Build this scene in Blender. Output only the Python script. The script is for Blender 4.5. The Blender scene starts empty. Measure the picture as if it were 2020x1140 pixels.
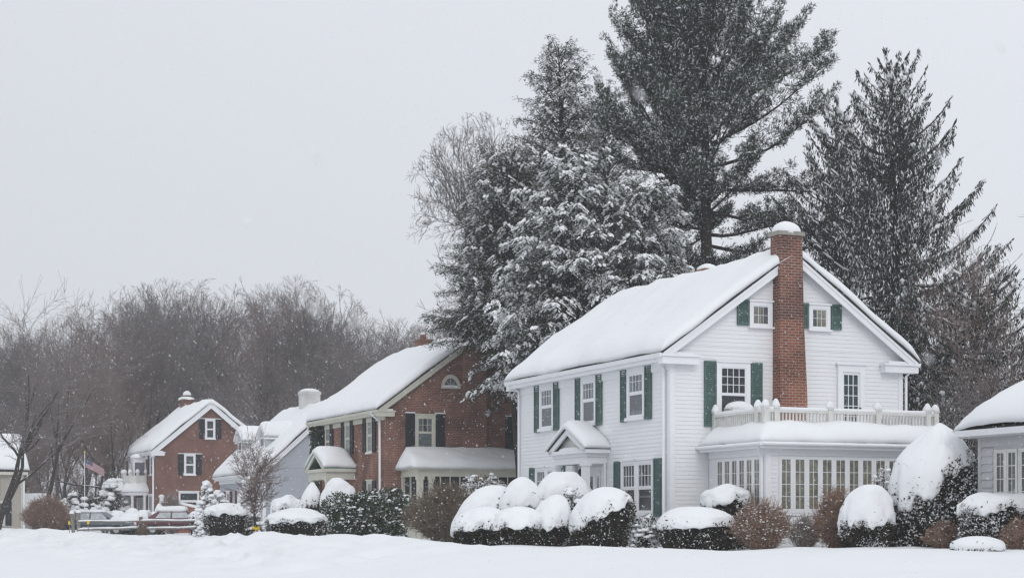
import bpy, math, random
import numpy as np
from math import radians, sin, cos, pi, sqrt
from mathutils import Vector

# ------------------------------------------------------------------ camera, sky, light
SC = bpy.context.scene
COL = SC.collection
FPX, CX, HY, CZ = 3500.0, 1010.0, 1036.0, 0.6     # calibration of the photograph (2020 px wide)
ANG = radians(22.85)                              # direction of the street
CA, SA = cos(ANG), sin(ANG)

cam = bpy.data.cameras.new('camera'); co = bpy.data.objects.new('camera', cam); COL.objects.link(co)
co.location = (0, 0, CZ); co.rotation_euler = (pi / 2, 0, 0)
cam.sensor_width = 36.0; cam.lens = 36.0 * FPX / 2020; cam.shift_y = (HY - 570) / 2020
cam.clip_start = 0.1; cam.clip_end = 3000
cam.dof.use_dof = True; cam.dof.focus_distance = 56; cam.dof.aperture_fstop = 4.2
SC.camera = co

world = bpy.data.worlds.new('World'); SC.world = world; world.use_nodes = True
nt = world.node_tree; nt.nodes.clear()
wo = nt.nodes.new('ShaderNodeOutputWorld'); bg = nt.nodes.new('ShaderNodeBackground')
sky = nt.nodes.new('ShaderNodeTexSky'); sky.sky_type = 'NISHITA'; sky.sun_disc = False
SUN_EL, SUN_AZ = radians(34), radians(165)
sky.sun_elevation = SUN_EL; sky.sun_rotation = SUN_AZ
tc = nt.nodes.new('ShaderNodeTexCoord'); sep = nt.nodes.new('ShaderNodeSeparateXYZ')
mr = nt.nodes.new('ShaderNodeMapRange')           # cloud deck: brighter towards the zenith
mr.inputs['From Min'].default_value = 0.0; mr.inputs['From Max'].default_value = 1.0
mr.inputs['To Min'].default_value = 5.9; mr.inputs['To Max'].default_value = 9.6
cr = nt.nodes.new('ShaderNodeMapRange')           # a little brighter to the east
cr.inputs['From Min'].default_value = -0.35; cr.inputs['From Max'].default_value = 0.35
cr.inputs['To Min'].default_value = 0.94; cr.inputs['To Max'].default_value = 1.07
ml = nt.nodes.new('ShaderNodeMath'); ml.operation = 'MULTIPLY'
mc = nt.nodes.new('ShaderNodeVectorMath'); mc.operation = 'SCALE'; mc.inputs[0].default_value = (0.958, 0.984, 1.045)
mx = nt.nodes.new('ShaderNodeMixRGB'); mx.inputs['Fac'].default_value = 0.04
nt.links.new(tc.outputs['Generated'], sep.inputs[0])
nt.links.new(sep.outputs['Z'], mr.inputs['Value']); nt.links.new(sep.outputs['X'], cr.inputs['Value'])
nt.links.new(mr.outputs[0], ml.inputs[0]); nt.links.new(cr.outputs[0], ml.inputs[1])
nt.links.new(ml.outputs[0], mc.inputs['Scale']); nt.links.new(mc.outputs[0], mx.inputs['Color1'])
nt.links.new(sky.outputs[0], mx.inputs['Color2']); nt.links.new(mx.outputs[0], bg.inputs['Color'])
bg.inputs['Strength'].default_value = 0.115
nt.links.new(bg.outputs[0], wo.inputs['Surface'])

sl = bpy.data.lights.new('sun', 'SUN'); so = bpy.data.objects.new('sun', sl); COL.objects.link(so)
sl.energy = 0.65; sl.angle = radians(22); sl.color = (1.0, 0.97, 0.93)
_d = Vector((sin(SUN_AZ) * cos(SUN_EL), -abs(cos(SUN_AZ)) * cos(SUN_EL), sin(SUN_EL)))
so.rotation_euler = _d.to_track_quat('Z', 'Y').to_euler(); so.location = _d * 60

SC.view_settings.view_transform = 'Standard'; SC.view_settings.look = 'None'
SC.view_settings.exposure = 0.0; SC.view_settings.gamma = 1.0
SC.render.engine = 'CYCLES'
SC.cycles.use_denoising = True
try:
    SC.cycles.denoiser = 'OPENIMAGEDENOISE'; SC.cycles.denoising_prefilter = 'ACCURATE'
except Exception:
    pass
SC.cycles.max_bounces = 6; SC.cycles.diffuse_bounces = 3; SC.cycles.glossy_bounces = 2
SC.cycles.transparent_max_bounces = 10; SC.cycles.transmission_bounces = 2; SC.cycles.volume_bounces = 1
SC.cycles.use_adaptive_sampling = False; SC.cycles.adaptive_threshold = 0.008
SC.cycles.filter_width = 1.35

# ------------------------------------------------------------------ small maths
def PX(px, D): return (px - CX) / FPX * D
def PZ(py, D): return CZ + (HY - py) / FPX * D

def _hash(i, j, k, s):
    n = (i * 374761393 + j * 668265263 + k * 2147483647 + s * 974711) & 0xFFFFFFFF
    n = ((n ^ (n >> 13)) * 1274126177) & 0xFFFFFFFF
    n = (n ^ (n >> 16)) & 0xFFFFFFFF
    return n / 4294967295.0
def vn(x, y, z=0.0, s=0):
    x = np.asarray(x, float); y = np.asarray(y, float); z = np.asarray(z, float) + np.zeros_like(x)
    xi = np.floor(x).astype(np.int64); yi = np.floor(y).astype(np.int64); zi = np.floor(z).astype(np.int64)
    fx, fy, fz = x - xi, y - yi, z - zi
    fx = fx * fx * (3 - 2 * fx); fy = fy * fy * (3 - 2 * fy); fz = fz * fz * (3 - 2 * fz)
    def h(a, b, c): return _hash(xi + a, yi + b, zi + c, s)
    r = ((h(0,0,0)*(1-fx)+h(1,0,0)*fx)*(1-fy)+(h(0,1,0)*(1-fx)+h(1,1,0)*fx)*fy)*(1-fz) + \
        ((h(0,0,1)*(1-fx)+h(1,0,1)*fx)*(1-fy)+(h(0,1,1)*(1-fx)+h(1,1,1)*fx)*fy)*fz
    return r * 2 - 1
def fbm(x, y, z=0.0, o=3, s=0):
    r = 0; a = 1.0; f = 1.0
    for i in range(o):
        r = r + a * vn(np.asarray(x) * f, np.asarray(y) * f, np.asarray(z) * f, s + i * 7); a *= .5; f *= 2.03
    return r

def sstep(a, b, x):
    t = np.clip((np.asarray(x, float) - a) / (b - a), 0, 1); return t * t * (3 - 2 * t)

def ground(X, Y):
    X = np.asarray(X, float); Y = np.asarray(Y, float)
    t = (X + 1.2) * -SA + (Y - 38) * CA; n = (X + 1.2) * CA + (Y - 38) * SA
    crest = np.interp(t, [-16, -6, 0, 5, 10, 20, 32, 45, 60, 90], [0, .03, .1, .24, .29, .13, .07, .15, .36, .48])
    base = np.where(n < 0, np.interp(n, [-15, -5, -1.5, 0], [-.9, -.36, -.1, .02]), .03)
    near = 1 - sstep(40, 140, np.abs(X) + np.maximum(0, -Y))
    z = base * np.maximum(near, .25) + crest * np.exp(-(np.where(n > 0, n / 1.9, n / 2.6)) ** 2)
    rough = np.exp(-((n + 2.6) / 2.6) ** 2) * sstep(-9, 6, t)
    z = z + rough * (.19 * fbm(X * .7, Y * .7, 0, 3, 3) + .24 * np.abs(fbm(X * 1.5, Y * 1.5, 0, 4, 9)) - .09)
    z = z + .045 * fbm(X * .22, Y * .22, 0, 2, 21) + .016 * fbm(X * 1.3, Y * .9, 0, 3, 5) + .05 * fbm(X * .55, Y * .5, 0, 2, 61) * sstep(0, 4, n)
    tr = np.exp(-((n + 7.5 + .6 * vn(t * .2, 0 * t, 0, 8)) / .8) ** 2) + np.exp(-((n + 5.2) / .5) ** 2)
    z = z - .05 * tr * near + .03 * tr * fbm(X * 3, Y * 3, 0, 2, 33) * near
    D = np.sqrt(X * X + Y * Y)
    z = z + sstep(125, 260, D) * 1.6
    return z
def gz(x, y): return float(ground(np.array([x]), np.array([y]))[0])

# ------------------------------------------------------------------ materials
def mat(name, col, rough=.7, var=0.0, vscale=3.0, bump=0.0, bscale=20.0, col2=None, spec=.3, island=0.0):
    m = bpy.data.materials.new(name); m.use_nodes = True; n = m.node_tree.nodes; l = m.node_tree.links
    b = n['Principled BSDF']; b.inputs['Roughness'].default_value = rough
    b.inputs['Specular IOR Level'].default_value = spec
    c2 = col2 or tuple(max(0, c * (1 - var)) for c in col)
    if var > 0 or col2:
        t = n.new('ShaderNodeTexCoord'); x = n.new('ShaderNodeTexNoise'); x.inputs['Scale'].default_value = vscale
        x.inputs['Detail'].default_value = 6; x.inputs['Roughness'].default_value = .65
        r = n.new('ShaderNodeMapRange'); r.inputs['From Min'].default_value = .35; r.inputs['From Max'].default_value = .65
        q = n.new('ShaderNodeMixRGB'); q.inputs['Color1'].default_value = (*col, 1); q.inputs['Color2'].default_value = (*c2, 1)
        l.new(t.outputs['Object'], x.inputs['Vector']); l.new(x.outputs[0], r.inputs[0]); l.new(r.outputs[0], q.inputs['Fac'])
        out = q.outputs[0]
        if island > 0:
            g = n.new('ShaderNodeNewGeometry'); h = n.new('ShaderNodeMapRange')
            h.inputs['To Min'].default_value = 1 - island; h.inputs['To Max'].default_value = 1 + island
            v = n.new('ShaderNodeVectorMath'); v.operation = 'SCALE'
            l.new(g.outputs['Random Per Island'], h.inputs[0]); l.new(out, v.inputs[0]); l.new(h.outputs[0], v.inputs['Scale']); out = v.outputs[0]
        l.new(out, b.inputs['Base Color'])
    else:
        b.inputs['Base Color'].default_value = (*col, 1)
    if bump > 0:
        t = n.new('ShaderNodeTexCoord'); x = n.new('ShaderNodeTexNoise'); x.inputs['Scale'].default_value = bscale; x.inputs['Detail'].default_value = 5
        u = n.new('ShaderNodeBump'); u.inputs['Strength'].default_value = bump; u.inputs['Distance'].default_value = .03
        l.new(t.outputs['Object'], x.inputs['Vector']); l.new(x.outputs[0], u.inputs['Height']); l.new(u.outputs[0], b.inputs['Normal'])
    return m

def snowy(m, lo=.35, hi=.6, amt=.95, scale=3.0):
    """snow lying on the faces that look upwards, broken up by noise"""
    n = m.node_tree.nodes; l = m.node_tree.links; b = n['Principled BSDF']
    g = n.new('ShaderNodeNewGeometry'); s = n.new('ShaderNodeSeparateXYZ'); l.new(g.outputs['Normal'], s.inputs[0])
    t = n.new('ShaderNodeTexCoord'); x = n.new('ShaderNodeTexNoise'); x.inputs['Scale'].default_value = scale; x.inputs['Detail'].default_value = 3
    l.new(t.outputs['Object'], x.inputs['Vector'])
    a = n.new('ShaderNodeMath'); a.operation = 'MULTIPLY_ADD'; a.inputs[1].default_value = 1.6; a.inputs[2].default_value = -.8
    l.new(x.outputs[0], a.inputs[0])
    d = n.new('ShaderNodeMath'); d.operation = 'ADD'; l.new(s.outputs['Z'], d.inputs[0]); l.new(a.outputs[0], d.inputs[1])
    r = n.new('ShaderNodeMapRange'); r.inputs['From Min'].default_value = lo; r.inputs['From Max'].default_value = hi; r.inputs['To Max'].default_value = amt
    l.new(d.outputs[0], r.inputs[0])
    q = n.new('ShaderNodeMixRGB'); q.inputs['Color2'].default_value = (.86, .87, .9, 1)
    if b.inputs['Base Color'].links: l.new(b.inputs['Base Color'].links[0].from_socket, q.inputs['Color1'])
    else: q.inputs['Color1'].default_value = b.inputs['Base Color'].default_value
    l.new(r.outputs[0], q.inputs['Fac']); l.new(q.outputs[0], b.inputs['Base Color'])
    return m

def pertree(m, a=.3):
    n = m.node_tree.nodes; l = m.node_tree.links; b = n['Principled BSDF']; o = n.new('ShaderNodeObjectInfo'); h = n.new('ShaderNodeMapRange'); h.inputs['To Min'].default_value = 1 - a; h.inputs['To Max'].default_value = 1 + a
    v = n.new('ShaderNodeVectorMath'); v.operation = 'SCALE'; k = b.inputs['Base Color'].links[0].from_socket; l.new(k, v.inputs[0]); l.new(o.outputs['Random'], h.inputs[0]); l.new(h.outputs[0], v.inputs['Scale']); l.new(v.outputs[0], b.inputs['Base Color']); return m

def brick(name, c1, c2, mortar, bw=.215, bh=.068, dirt=.35, dust=0.0):
    m = bpy.data.materials.new(name); m.use_nodes = True; n = m.node_tree.nodes; l = m.node_tree.links; b = n['Principled BSDF']
    b.inputs['Roughness'].default_value = .9; b.inputs['Specular IOR Level'].default_value = .15
    t = n.new('ShaderNodeTexCoord'); k = n.new('ShaderNodeTexBrick'); k.inputs['Scale'].default_value = 1.0
    k.inputs['Brick Width'].default_value = bw; k.inputs['Row Height'].default_value = bh; k.inputs['Mortar Size'].default_value = .011
    k.inputs['Color1'].default_value = (*c1, 1); k.inputs['Color2'].default_value = (*c2, 1); k.inputs['Mortar'].default_value = (*mortar, 1)
    k.inputs['Bias'].default_value = -.1
    l.new(t.outputs['UV'], k.inputs['Vector'])
    x = n.new('ShaderNodeTexNoise'); x.inputs['Scale'].default_value = .9; x.inputs['Detail'].default_value = 8; l.new(t.outputs['Object'], x.inputs['Vector'])
    r = n.new('ShaderNodeMapRange'); r.inputs['From Min'].default_value = .3; r.inputs['From Max'].default_value = .7
    r.inputs['To Min'].default_value = 1 - dirt; r.inputs['To Max'].default_value = 1 + dirt * .4
    v = n.new('ShaderNodeVectorMath'); v.operation = 'SCALE'
    l.new(x.outputs[0], r.inputs[0]); l.new(k.outputs[0], v.inputs[0]); l.new(r.outputs[0], v.inputs['Scale'])
    out = v.outputs[0]
    if dust > 0:                                   # driven snow sticking to the brick in specks
        y = n.new('ShaderNodeTexNoise'); y.inputs['Scale'].default_value = 7; y.inputs['Detail'].default_value = 6; y.inputs['Roughness'].default_value = .8
        l.new(t.outputs['Object'], y.inputs['Vector'])
        r2 = n.new('ShaderNodeMapRange'); r2.inputs['From Min'].default_value = .62; r2.inputs['From Max'].default_value = .72; r2.inputs['To Max'].default_value = dust
        q = n.new('ShaderNodeMixRGB'); q.inputs['Color2'].default_value = (.8, .81, .84, 1)
        l.new(y.outputs[0], r2.inputs[0]); l.new(r2.outputs[0], q.inputs['Fac']); l.new(out, q.inputs['Color1']); out = q.outputs[0]
    l.new(out, b.inputs['Base Color'])
    u = n.new('ShaderNodeBump'); u.inputs['Strength'].default_value = .5; u.inputs['Distance'].default_value = .01; u.invert = True
    l.new(k.outputs['Fac'], u.inputs['Height']); l.new(u.outputs[0], b.inputs['Normal'])
    return m

def glassmat(name, refl=.35, tint=(.9, .93, .95)):
    m = bpy.data.materials.new(name); m.use_nodes = True; n = m.node_tree.nodes; l = m.node_tree.links; n.clear()
    o = n.new('ShaderNodeOutputMaterial'); g = n.new('ShaderNodeBsdfGlossy'); g.inputs['Roughness'].default_value = .06; g.inputs['Color'].default_value = (*tint, 1)
    tr = n.new('ShaderNodeBsdfTransparent'); tr.inputs['Color'].default_value = (.86, .89, .9, 1)
    lf = n.new('ShaderNodeLayerWeight'); lf.inputs['Blend'].default_value = .5
    lw = n.new('ShaderNodeMath'); lw.operation = 'POWER'; lw.inputs[1].default_value = 5.0; l.new(lf.outputs['Facing'], lw.inputs[0])
    ad = n.new('ShaderNodeMath'); ad.operation = 'ADD'; ad.inputs[1].default_value = refl; ad.use_clamp = True
    t = n.new('ShaderNodeTexCoord'); x = n.new('ShaderNodeTexNoise'); x.inputs['Scale'].default_value = 1.5; u = n.new('ShaderNodeBump'); u.inputs['Strength'].default_value = .15; u.inputs['Distance'].default_value = .02
    l.new(t.outputs['Object'], x.inputs['Vector']); l.new(x.outputs[0], u.inputs['Height']); l.new(u.outputs[0], g.inputs['Normal'])
    mx = n.new('ShaderNodeMixShader')
    l.new(lw.outputs[0], ad.inputs[0]); l.new(ad.outputs[0], mx.inputs[0]); l.new(tr.outputs[0], mx.inputs[1]); l.new(g.outputs[0], mx.inputs[2]); l.new(mx.outputs[0], o.inputs[0])
    return m

SNOW = mat('snow', (.81, .825, .84), .75, bump=.12, bscale=6, var=.015, vscale=1.2, spec=.2)
SNOWG = mat('snow_ground', (.79, .805, .82), .75, bump=.35, bscale=2.2, var=.02, vscale=.6, spec=.2)
SNOWT = mat('snow_tree', (.83, .845, .86), .8, spec=.1)
WHITE = mat('white_paint', (.80, .81, .83), .55, var=.06, vscale=.8)
SIDING = mat('white_siding', (.82, .83, .845), .6, var=.05, vscale=.5)
TRIM = mat('white_trim', (.83, .84, .86), .5, var=.04, vscale=2)
OLDWHITE = mat('weathered_white', (.72, .72, .69), .7, var=.16, vscale=5)
CREAM = mat('cream_trim', (.60, .59, .51), .6, var=.08, vscale=2)
GREEN = mat('green_shutter', (.09, .155, .143), .6, var=.25, vscale=3)
BLACKS = snowy(mat('black_shutter', (.022, .026, .034), .6, var=.3, vscale=4), 1.0, 1.25, .9, 9)
SHING = mat('dark_shingle', (.05, .05, .052), .9, var=.3)
BRICK1 = brick('chimney_brick', (.30, .105, .06), (.19, .075, .05), (.36, .29, .25), .215, .078, .4, .3)
BRICK2 = brick('brown_brick', (.27, .118, .08), (.175, .08, .06), (.28, .21, .18), .215, .075, .45, .25)
BRICK3 = brick('far_brick', (.21, .088, .062), (.15, .065, .05), (.24, .17, .145), .215, .075, .25, .25)
GREY = mat('grey_siding', (.42, .45, .50), .7, var=.08, vscale=.8)
BEIGE = mat('beige_siding', (.42, .39, .34), .7, var=.12, vscale=.8)
WING = mat('weathered_siding', (.52, .53, .54), .7, var=.18, vscale=1.2)
CONC = mat('concrete_cap', (.36, .34, .31), .9, var=.3, vscale=5)
GLASS = glassmat('window_glass', .10)
GLASSD = glassmat('window_glass_dark', .05)
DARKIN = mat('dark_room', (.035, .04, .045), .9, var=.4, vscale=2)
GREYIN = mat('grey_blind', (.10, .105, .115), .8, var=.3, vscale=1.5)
CURT = mat('tan_curtain', (.36, .32, .23), .9, var=.6, vscale=5)
LACE = mat('white_curtain', (.24, .26, .275), .9, var=.3, vscale=8)
MAROON = mat('maroon_shutter', (.10, .035, .04), .7)
DRAB = mat('weathered_wood', (.25, .235, .21), .9, var=.4, vscale=6, bump=.4)
YEL = mat('yellow_plastic', (.72, .52, .03), .5)
HEML = mat('hemlock_needles', (.030, .042, .026), .8, col2=(.05, .062, .036), vscale=.7, island=.5, spec=.1)
PINE = mat('pine_needles', (.028, .042, .032), .8, col2=(.055, .075, .055), vscale=.5, island=.45, spec=.15)
SPRU = mat('spruce_needles', (.030, .036, .030), .8, col2=(.045, .052, .042), vscale=.7, island=.5, spec=.1)
YEWL = mat('yew_leaves', (.024, .030, .020), .8, col2=(.065, .05, .036), vscale=3, island=.6, spec=.1)
RHOD = mat('broad_leaves', (.030, .050, .025), .55, col2=(.055, .075, .04), vscale=2, island=.5, spec=.25)
CORE = mat('inner_twigs', (.016, .015, .012), .95, var=.4)
BARKD = mat('dark_bark', (.045, .038, .034), .95, var=.4, vscale=4)
BARKS = snowy(mat('bark_snow_side', (.05, .043, .04), .95, var=.4, vscale=4), .55, .85, .9, 1.2)
TWIG = snowy(pertree(mat('grey_twigs', (.185, .163, .156), .95, var=.35, vscale=.3)), .8, 1.15, .85, 1.5)
TWIGR = snowy(pertree(mat('red_brown_twigs', (.21, .16, .145), .95, var=.3, vscale=.3)), .95, 1.25, .7, 1.5)
BUSHT = snowy(mat('bush_twigs', (.36, .235, .175), .95, var=.35, vscale=3), .75, 1.15, .85, 7)
BUSHG = snowy(mat('bush_twigs_grey', (.30, .25, .225), .95, var=.35, vscale=3), .6, 1.0, .9, 7)
BUSHB = snowy(mat('bush_twigs_olive', (.24, .19, .14), .95, var=.35, vscale=3), .8, 1.2, .8, 5)

# ------------------------------------------------------------------ object helpers
def tag(o, label=None, cat=None, group=None, kind=None):
    if label: o['label'] = label
    if cat: o['category'] = cat
    if group: o['group'] = group
    if kind: o['kind'] = kind
    return o
def thing(name, label, cat, loc=(0, 0, 0), rz=0.0, group=None):
    o = bpy.data.objects.new(name, None); o.empty_display_size = .3; COL.objects.link(o)
    o.location = loc; o.rotation_euler = (0, 0, rz)
    return tag(o, label, cat, group)

def link_mesh(name, me, mats, parent=None, smooth=False):
    for m in (mats if isinstance(mats, (list, tuple)) else [mats]): me.materials.append(m)
    if smooth: me.polygons.foreach_set('use_smooth', np.ones(len(me.polygons), bool))
    me.update()
    o = bpy.data.objects.new(name, me); COL.objects.link(o)
    if parent: o.parent = parent
    return o

def npmesh(name, V, Fc, mats, parent=None, smooth=False, mi=None):
    """V (n,3), Fc (m,k): all faces the same size"""
    V = np.ascontiguousarray(V, np.float32); Fc = np.ascontiguousarray(Fc, np.int32); m, k = Fc.shape
    me = bpy.data.meshes.new(name)
    me.vertices.add(len(V)); me.vertices.foreach_set('co', V.ravel())
    me.loops.add(m * k); me.loops.foreach_set('vertex_index', Fc.ravel())
    me.polygons.add(m); me.polygons.foreach_set('loop_start', np.arange(0, m * k, k, dtype=np.int32))
    try: me.polygons.foreach_set('loop_total', np.full(m, k, np.int32))
    except Exception: pass
    if mi is not None: me.polygons.foreach_set('material_index', np.ascontiguousarray(mi, np.int32))
    me.update(calc_edges=True); me.validate()
    return link_mesh(name, me, mats, parent, smooth)

class MB:
    def __init__(s): s.v = []; s.f = []; s.m = []; s.cur = 0
    def face(s, pts):
        b = len(s.v); s.v += [tuple(p) for p in pts]; s.f.append(tuple(range(b, b + len(pts)))); s.m.append(s.cur)
    def box(s, x0, x1, y0, y1, z0, z1):
        if x1 < x0: x0, x1 = x1, x0
        if y1 < y0: y0, y1 = y1, y0
        if z1 < z0: z0, z1 = z1, z0
        p = [(x, y, z) for z in (z0, z1) for y in (y0, y1) for x in (x0, x1)]
        for q in ((0,2,3,1),(4,5,7,6),(0,1,5,4),(2,6,7,3),(0,4,6,2),(1,3,7,5)): s.face([p[i] for i in q])
    def extr_y(s, prof, y0, y1):                  # convex profile in (x,z)
        n = len(prof)
        s.face([(x, y0, z) for x, z in prof]); s.face([(x, y1, z) for x, z in prof[::-1]])
        for i in range(n):
            a, b = prof[i], prof[(i + 1) % n]
            s.face([(a[0], y0, a[1]), (a[0], y1, a[1]), (b[0], y1, b[1]), (b[0], y0, b[1])])
    def extr_x(s, prof, x0, x1):                  # convex profile in (y,z)
        n = len(prof)
        s.face([(x0, y, z) for y, z in prof]); s.face([(x1, y, z) for y, z in prof[::-1]])
        for i in range(n):
            a, b = prof[i], prof[(i + 1) % n]
            s.face([(x0, a[0], a[1]), (x1, a[0], a[1]), (x1, b[0], b[1]), (x0, b[0], b[1])])
    def tube(s, pts, rs, n=8):
        rings = []
        for i, p in enumerate(pts):
            p = Vector(p); d = (Vector(pts[min(i + 1, len(pts) - 1)]) - Vector(pts[max(i - 1, 0)])).normalized()
            u = d.orthogonal().normalized(); w = d.cross(u); r = rs[i] if isinstance(rs, (list, tuple)) else rs
            if i and True:
                u = (pu - d * pu.dot(d)).normalized(); w = d.cross(u)
            pu = u
            rings.append([tuple(p + (u * cos(2 * pi * k / n) + w * sin(2 * pi * k / n)) * r) for k in range(n)])
        for a, b in zip(rings[:-1], rings[1:]):
            for k in range(n): s.face([a[k], a[(k + 1) % n], b[(k + 1) % n], b[k]])
        s.face(rings[0][::-1]); s.face(rings[-1])
    def lathe(s, prof, cx=0, cy=0, n=16):
        rr = [[(cx + r * cos(2 * pi * k / n), cy + r * sin(2 * pi * k / n), z) for k in range(n)] for r, z in prof]
        for a, b in zip(rr[:-1], rr[1:]):
            for k in range(n): s.face([a[k], a[(k + 1) % n], b[(k + 1) % n], b[k]])
        s.face(rr[0][::-1]); s.face(rr[-1])
    def blob(s, c, r, n=10, m=6, flat=.3, seed=0):   # lump of snow with a flat underside
        rg = random.Random(seed); ph = [rg.uniform(0, 6) for _ in range(4)]
        rr = []
        for j in range(m + 1):
            th = pi / 2 * j / m * 1.08
            ring = []
            for k in range(n):
                a = 2 * pi * k / n; w = 1 + .07 * sin(3 * a + ph[0]) + .06 * sin(2 * a + ph[1] + th * 2)
                ring.append((c[0] + r[0] * sin(th) * cos(a) * w, c[1] + r[1] * sin(th) * sin(a) * w, c[2] + r[2] * cos(th)))
            rr.append(ring)
        for a, b in zip(rr[:-1], rr[1:]):
            for k in range(n): s.face([a[k], b[k], b[(k + 1) % n], a[(k + 1) % n]])
        s.face(rr[-1][::-1])
    def build(s, name, mats, parent=None, smooth=False, weld=False):
        me = bpy.data.meshes.new(name)
        me.from_pydata(s.v, [], s.f)
        uv = me.uv_layers.new(name='UVMap')
        V = np.array(s.v); L = np.zeros((len(me.loops), 2), np.float32); i = 0
        for f in s.f:
            p = V[list(f)]; nrm = np.abs(np.cross(p[1] - p[0], p[2] - p[0]))
            a = int(np.argmax(nrm)); q = p[:, [1, 2]] if a == 0 else (p[:, [0, 2]] if a == 1 else p[:, [0, 1]])
            L[i:i + len(f)] = q; i += len(f)
        uv.data.foreach_set('uv', L.ravel())
        me.polygons.foreach_set('material_index', np.array(s.m, np.int32))
        if weld:
            import bmesh
            bm = bmesh.new(); bm.from_mesh(me); bmesh.ops.remove_doubles(bm, verts=bm.verts, dist=1e-4); bm.to_mesh(me); bm.free()
        return link_mesh(name, me, mats, parent, smooth)

def copy_tree(o, parent=None):
    c = o.copy(); COL.objects.link(c)
    if parent: c.parent = parent
    for ch in KIDS.get(o.name, []): copy_tree(ch, c)
    return c
KIDS = {}

# ------------------------------------------------------------------ snow sheets
def axis(a, b, n, r, k=4):
    """grid lines from a to b, denser within r of the ends"""
    r = min(r, (b - a) * .45); e = r * (1 - np.cos(np.linspace(0, pi / 2, k + 1)))
    mid = np.linspace(a + r, b - r, max(2, n))
    return np.concatenate([a + e[:-1], mid, (b - e[::-1])[1:]])

def snow_sheet(name, parent, x0, x1, y0, y1, hf, T=.3, r=.3, nx=20, ny=24, amp=.04, seed=1, fr=.6, over=.03, wob=.04, sag=.03):
    xs = axis(x0 - over, x1 + over, nx, r); ys = axis(y0 - over, y1 + over, ny, r)
    xs = np.concatenate([[xs[0] + .12], xs, [xs[-1] - .12]]); ys = np.concatenate([[ys[0] + .12], ys, [ys[-1] - .12]])
    X, Y = np.meshgrid(xs, ys, indexing='ij')
    def ed(v, a, b): 
        d = np.minimum(v - a, b - v); q = np.clip(d / r, 0, 1); return np.sqrt(np.clip(1 - (1 - q) ** 2, 0, 1))
    E = np.minimum(ed(X, x0 - over, x1 + over), ed(Y, y0 - over, y1 + over))
    E = ed(X, x0 - over, x1 + over) * ed(Y, y0 - over, y1 + over)
    N = fbm(X * fr, Y * fr, 0, 3, seed)
    Z = hf(X, Y) + T * E + E * amp * N
    u = np.zeros_like(X, bool); u[0, :] = u[-1, :] = u[:, 0] = u[:, -1] = True
    e1 = np.zeros_like(u); e1[1, :] = e1[-2, :] = e1[:, 1] = e1[:, -2] = True; e1 &= ~u
    Z[e1] = hf(X, Y)[e1] - sag + .5 * amp * N[e1]
    Z[u] = hf(X, Y)[u] - .0
    X = X + wob * vn(X * 1.7, Y * 1.7, 0, seed + 3) * (1 - .0 * E); Y = Y + wob * vn(X * 1.7, Y * 1.7, 0, seed + 5)
    a, b = X.shape; V = np.stack([X, Y, Z], -1).reshape(-1, 3); idx = np.arange(a * b).reshape(a, b)
    Fc = np.stack([idx[:-1, :-1], idx[1:, :-1], idx[1:, 1:], idx[:-1, 1:]], -1).reshape(-1, 4)
    return npmesh(name, V, Fc, SNOW, parent, True)

def smabs(x, r=.25): return np.sqrt(x * x + r * r) - r * .4

# ------------------------------------------------------------------ house toolkit
class House:
    def __init__(s, name, label, cat, px, D, group=None):
        s.o = (PX(px, D), D); s.root = thing(name, label, cat, (s.o[0], s.o[1], 0), ANG, group)
    def hit(s, face, px, py):
        dx, dy, dz = (px - CX) / FPX, 1.0, (HY - py) / FPX
        lx, ly = CA * dx + SA * dy, -SA * dx + CA * dy
        ox, oy = -(CA * s.o[0] + SA * s.o[1]), -(-SA * s.o[0] + CA * s.o[1])
        if face[0] == 'F': t = (face[1] - ox) / lx; return oy + ly * t, CZ + dz * t
        t = (face[1] - oy) / ly; return ox + lx * t, CZ + dz * t
    def rect(s, face, x0, x1, y0, y1):
        u0 = s.hit(face, x0, (y0 + y1) / 2)[0]; u1 = s.hit(face, x1, (y0 + y1) / 2)[0]
        z1 = s.hit(face, (x0 + x1) / 2, y0)[1]; z0 = s.hit(face, (x0 + x1) / 2, y1)[1]
        return min(u0, u1), max(u0, u1), z0, z1

def fb(mb, f, u0, u1, z0, z1, d0, d1):
    if f[0] == 'F': mb.box(f[1] - d1, f[1] - d0, u0, u1, z0, z1)
    else: mb.box(u0, u1, f[1] - d1, f[1] - d0, z0, z1)
def fp(f, u, z, d): return (f[1] - d, u, z) if f[0] == 'F' else (u, f[1] - d, z)

def clap(mb, f, u0, u1, z0, z1, e=.115, lim=None, dep=.017):
    z = z0
    while z < z1 - .01:
        zt = min(z + e, z1)
        a0, a1 = (u0, u1) if not lim else lim(z); b0, b1 = (u0, u1) if not lim else lim(zt)
        if a1 - a0 < .05: break
        mb.face([fp(f, a0, z, dep), fp(f, a1, z, dep), fp(f, b1, zt, .004), fp(f, b0, zt, .004)])
        mb.face([fp(f, a0, z, .0), fp(f, a1, z, .0), fp(f, a1, z, dep), fp(f, a0, z, dep)])
        z = zt

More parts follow.
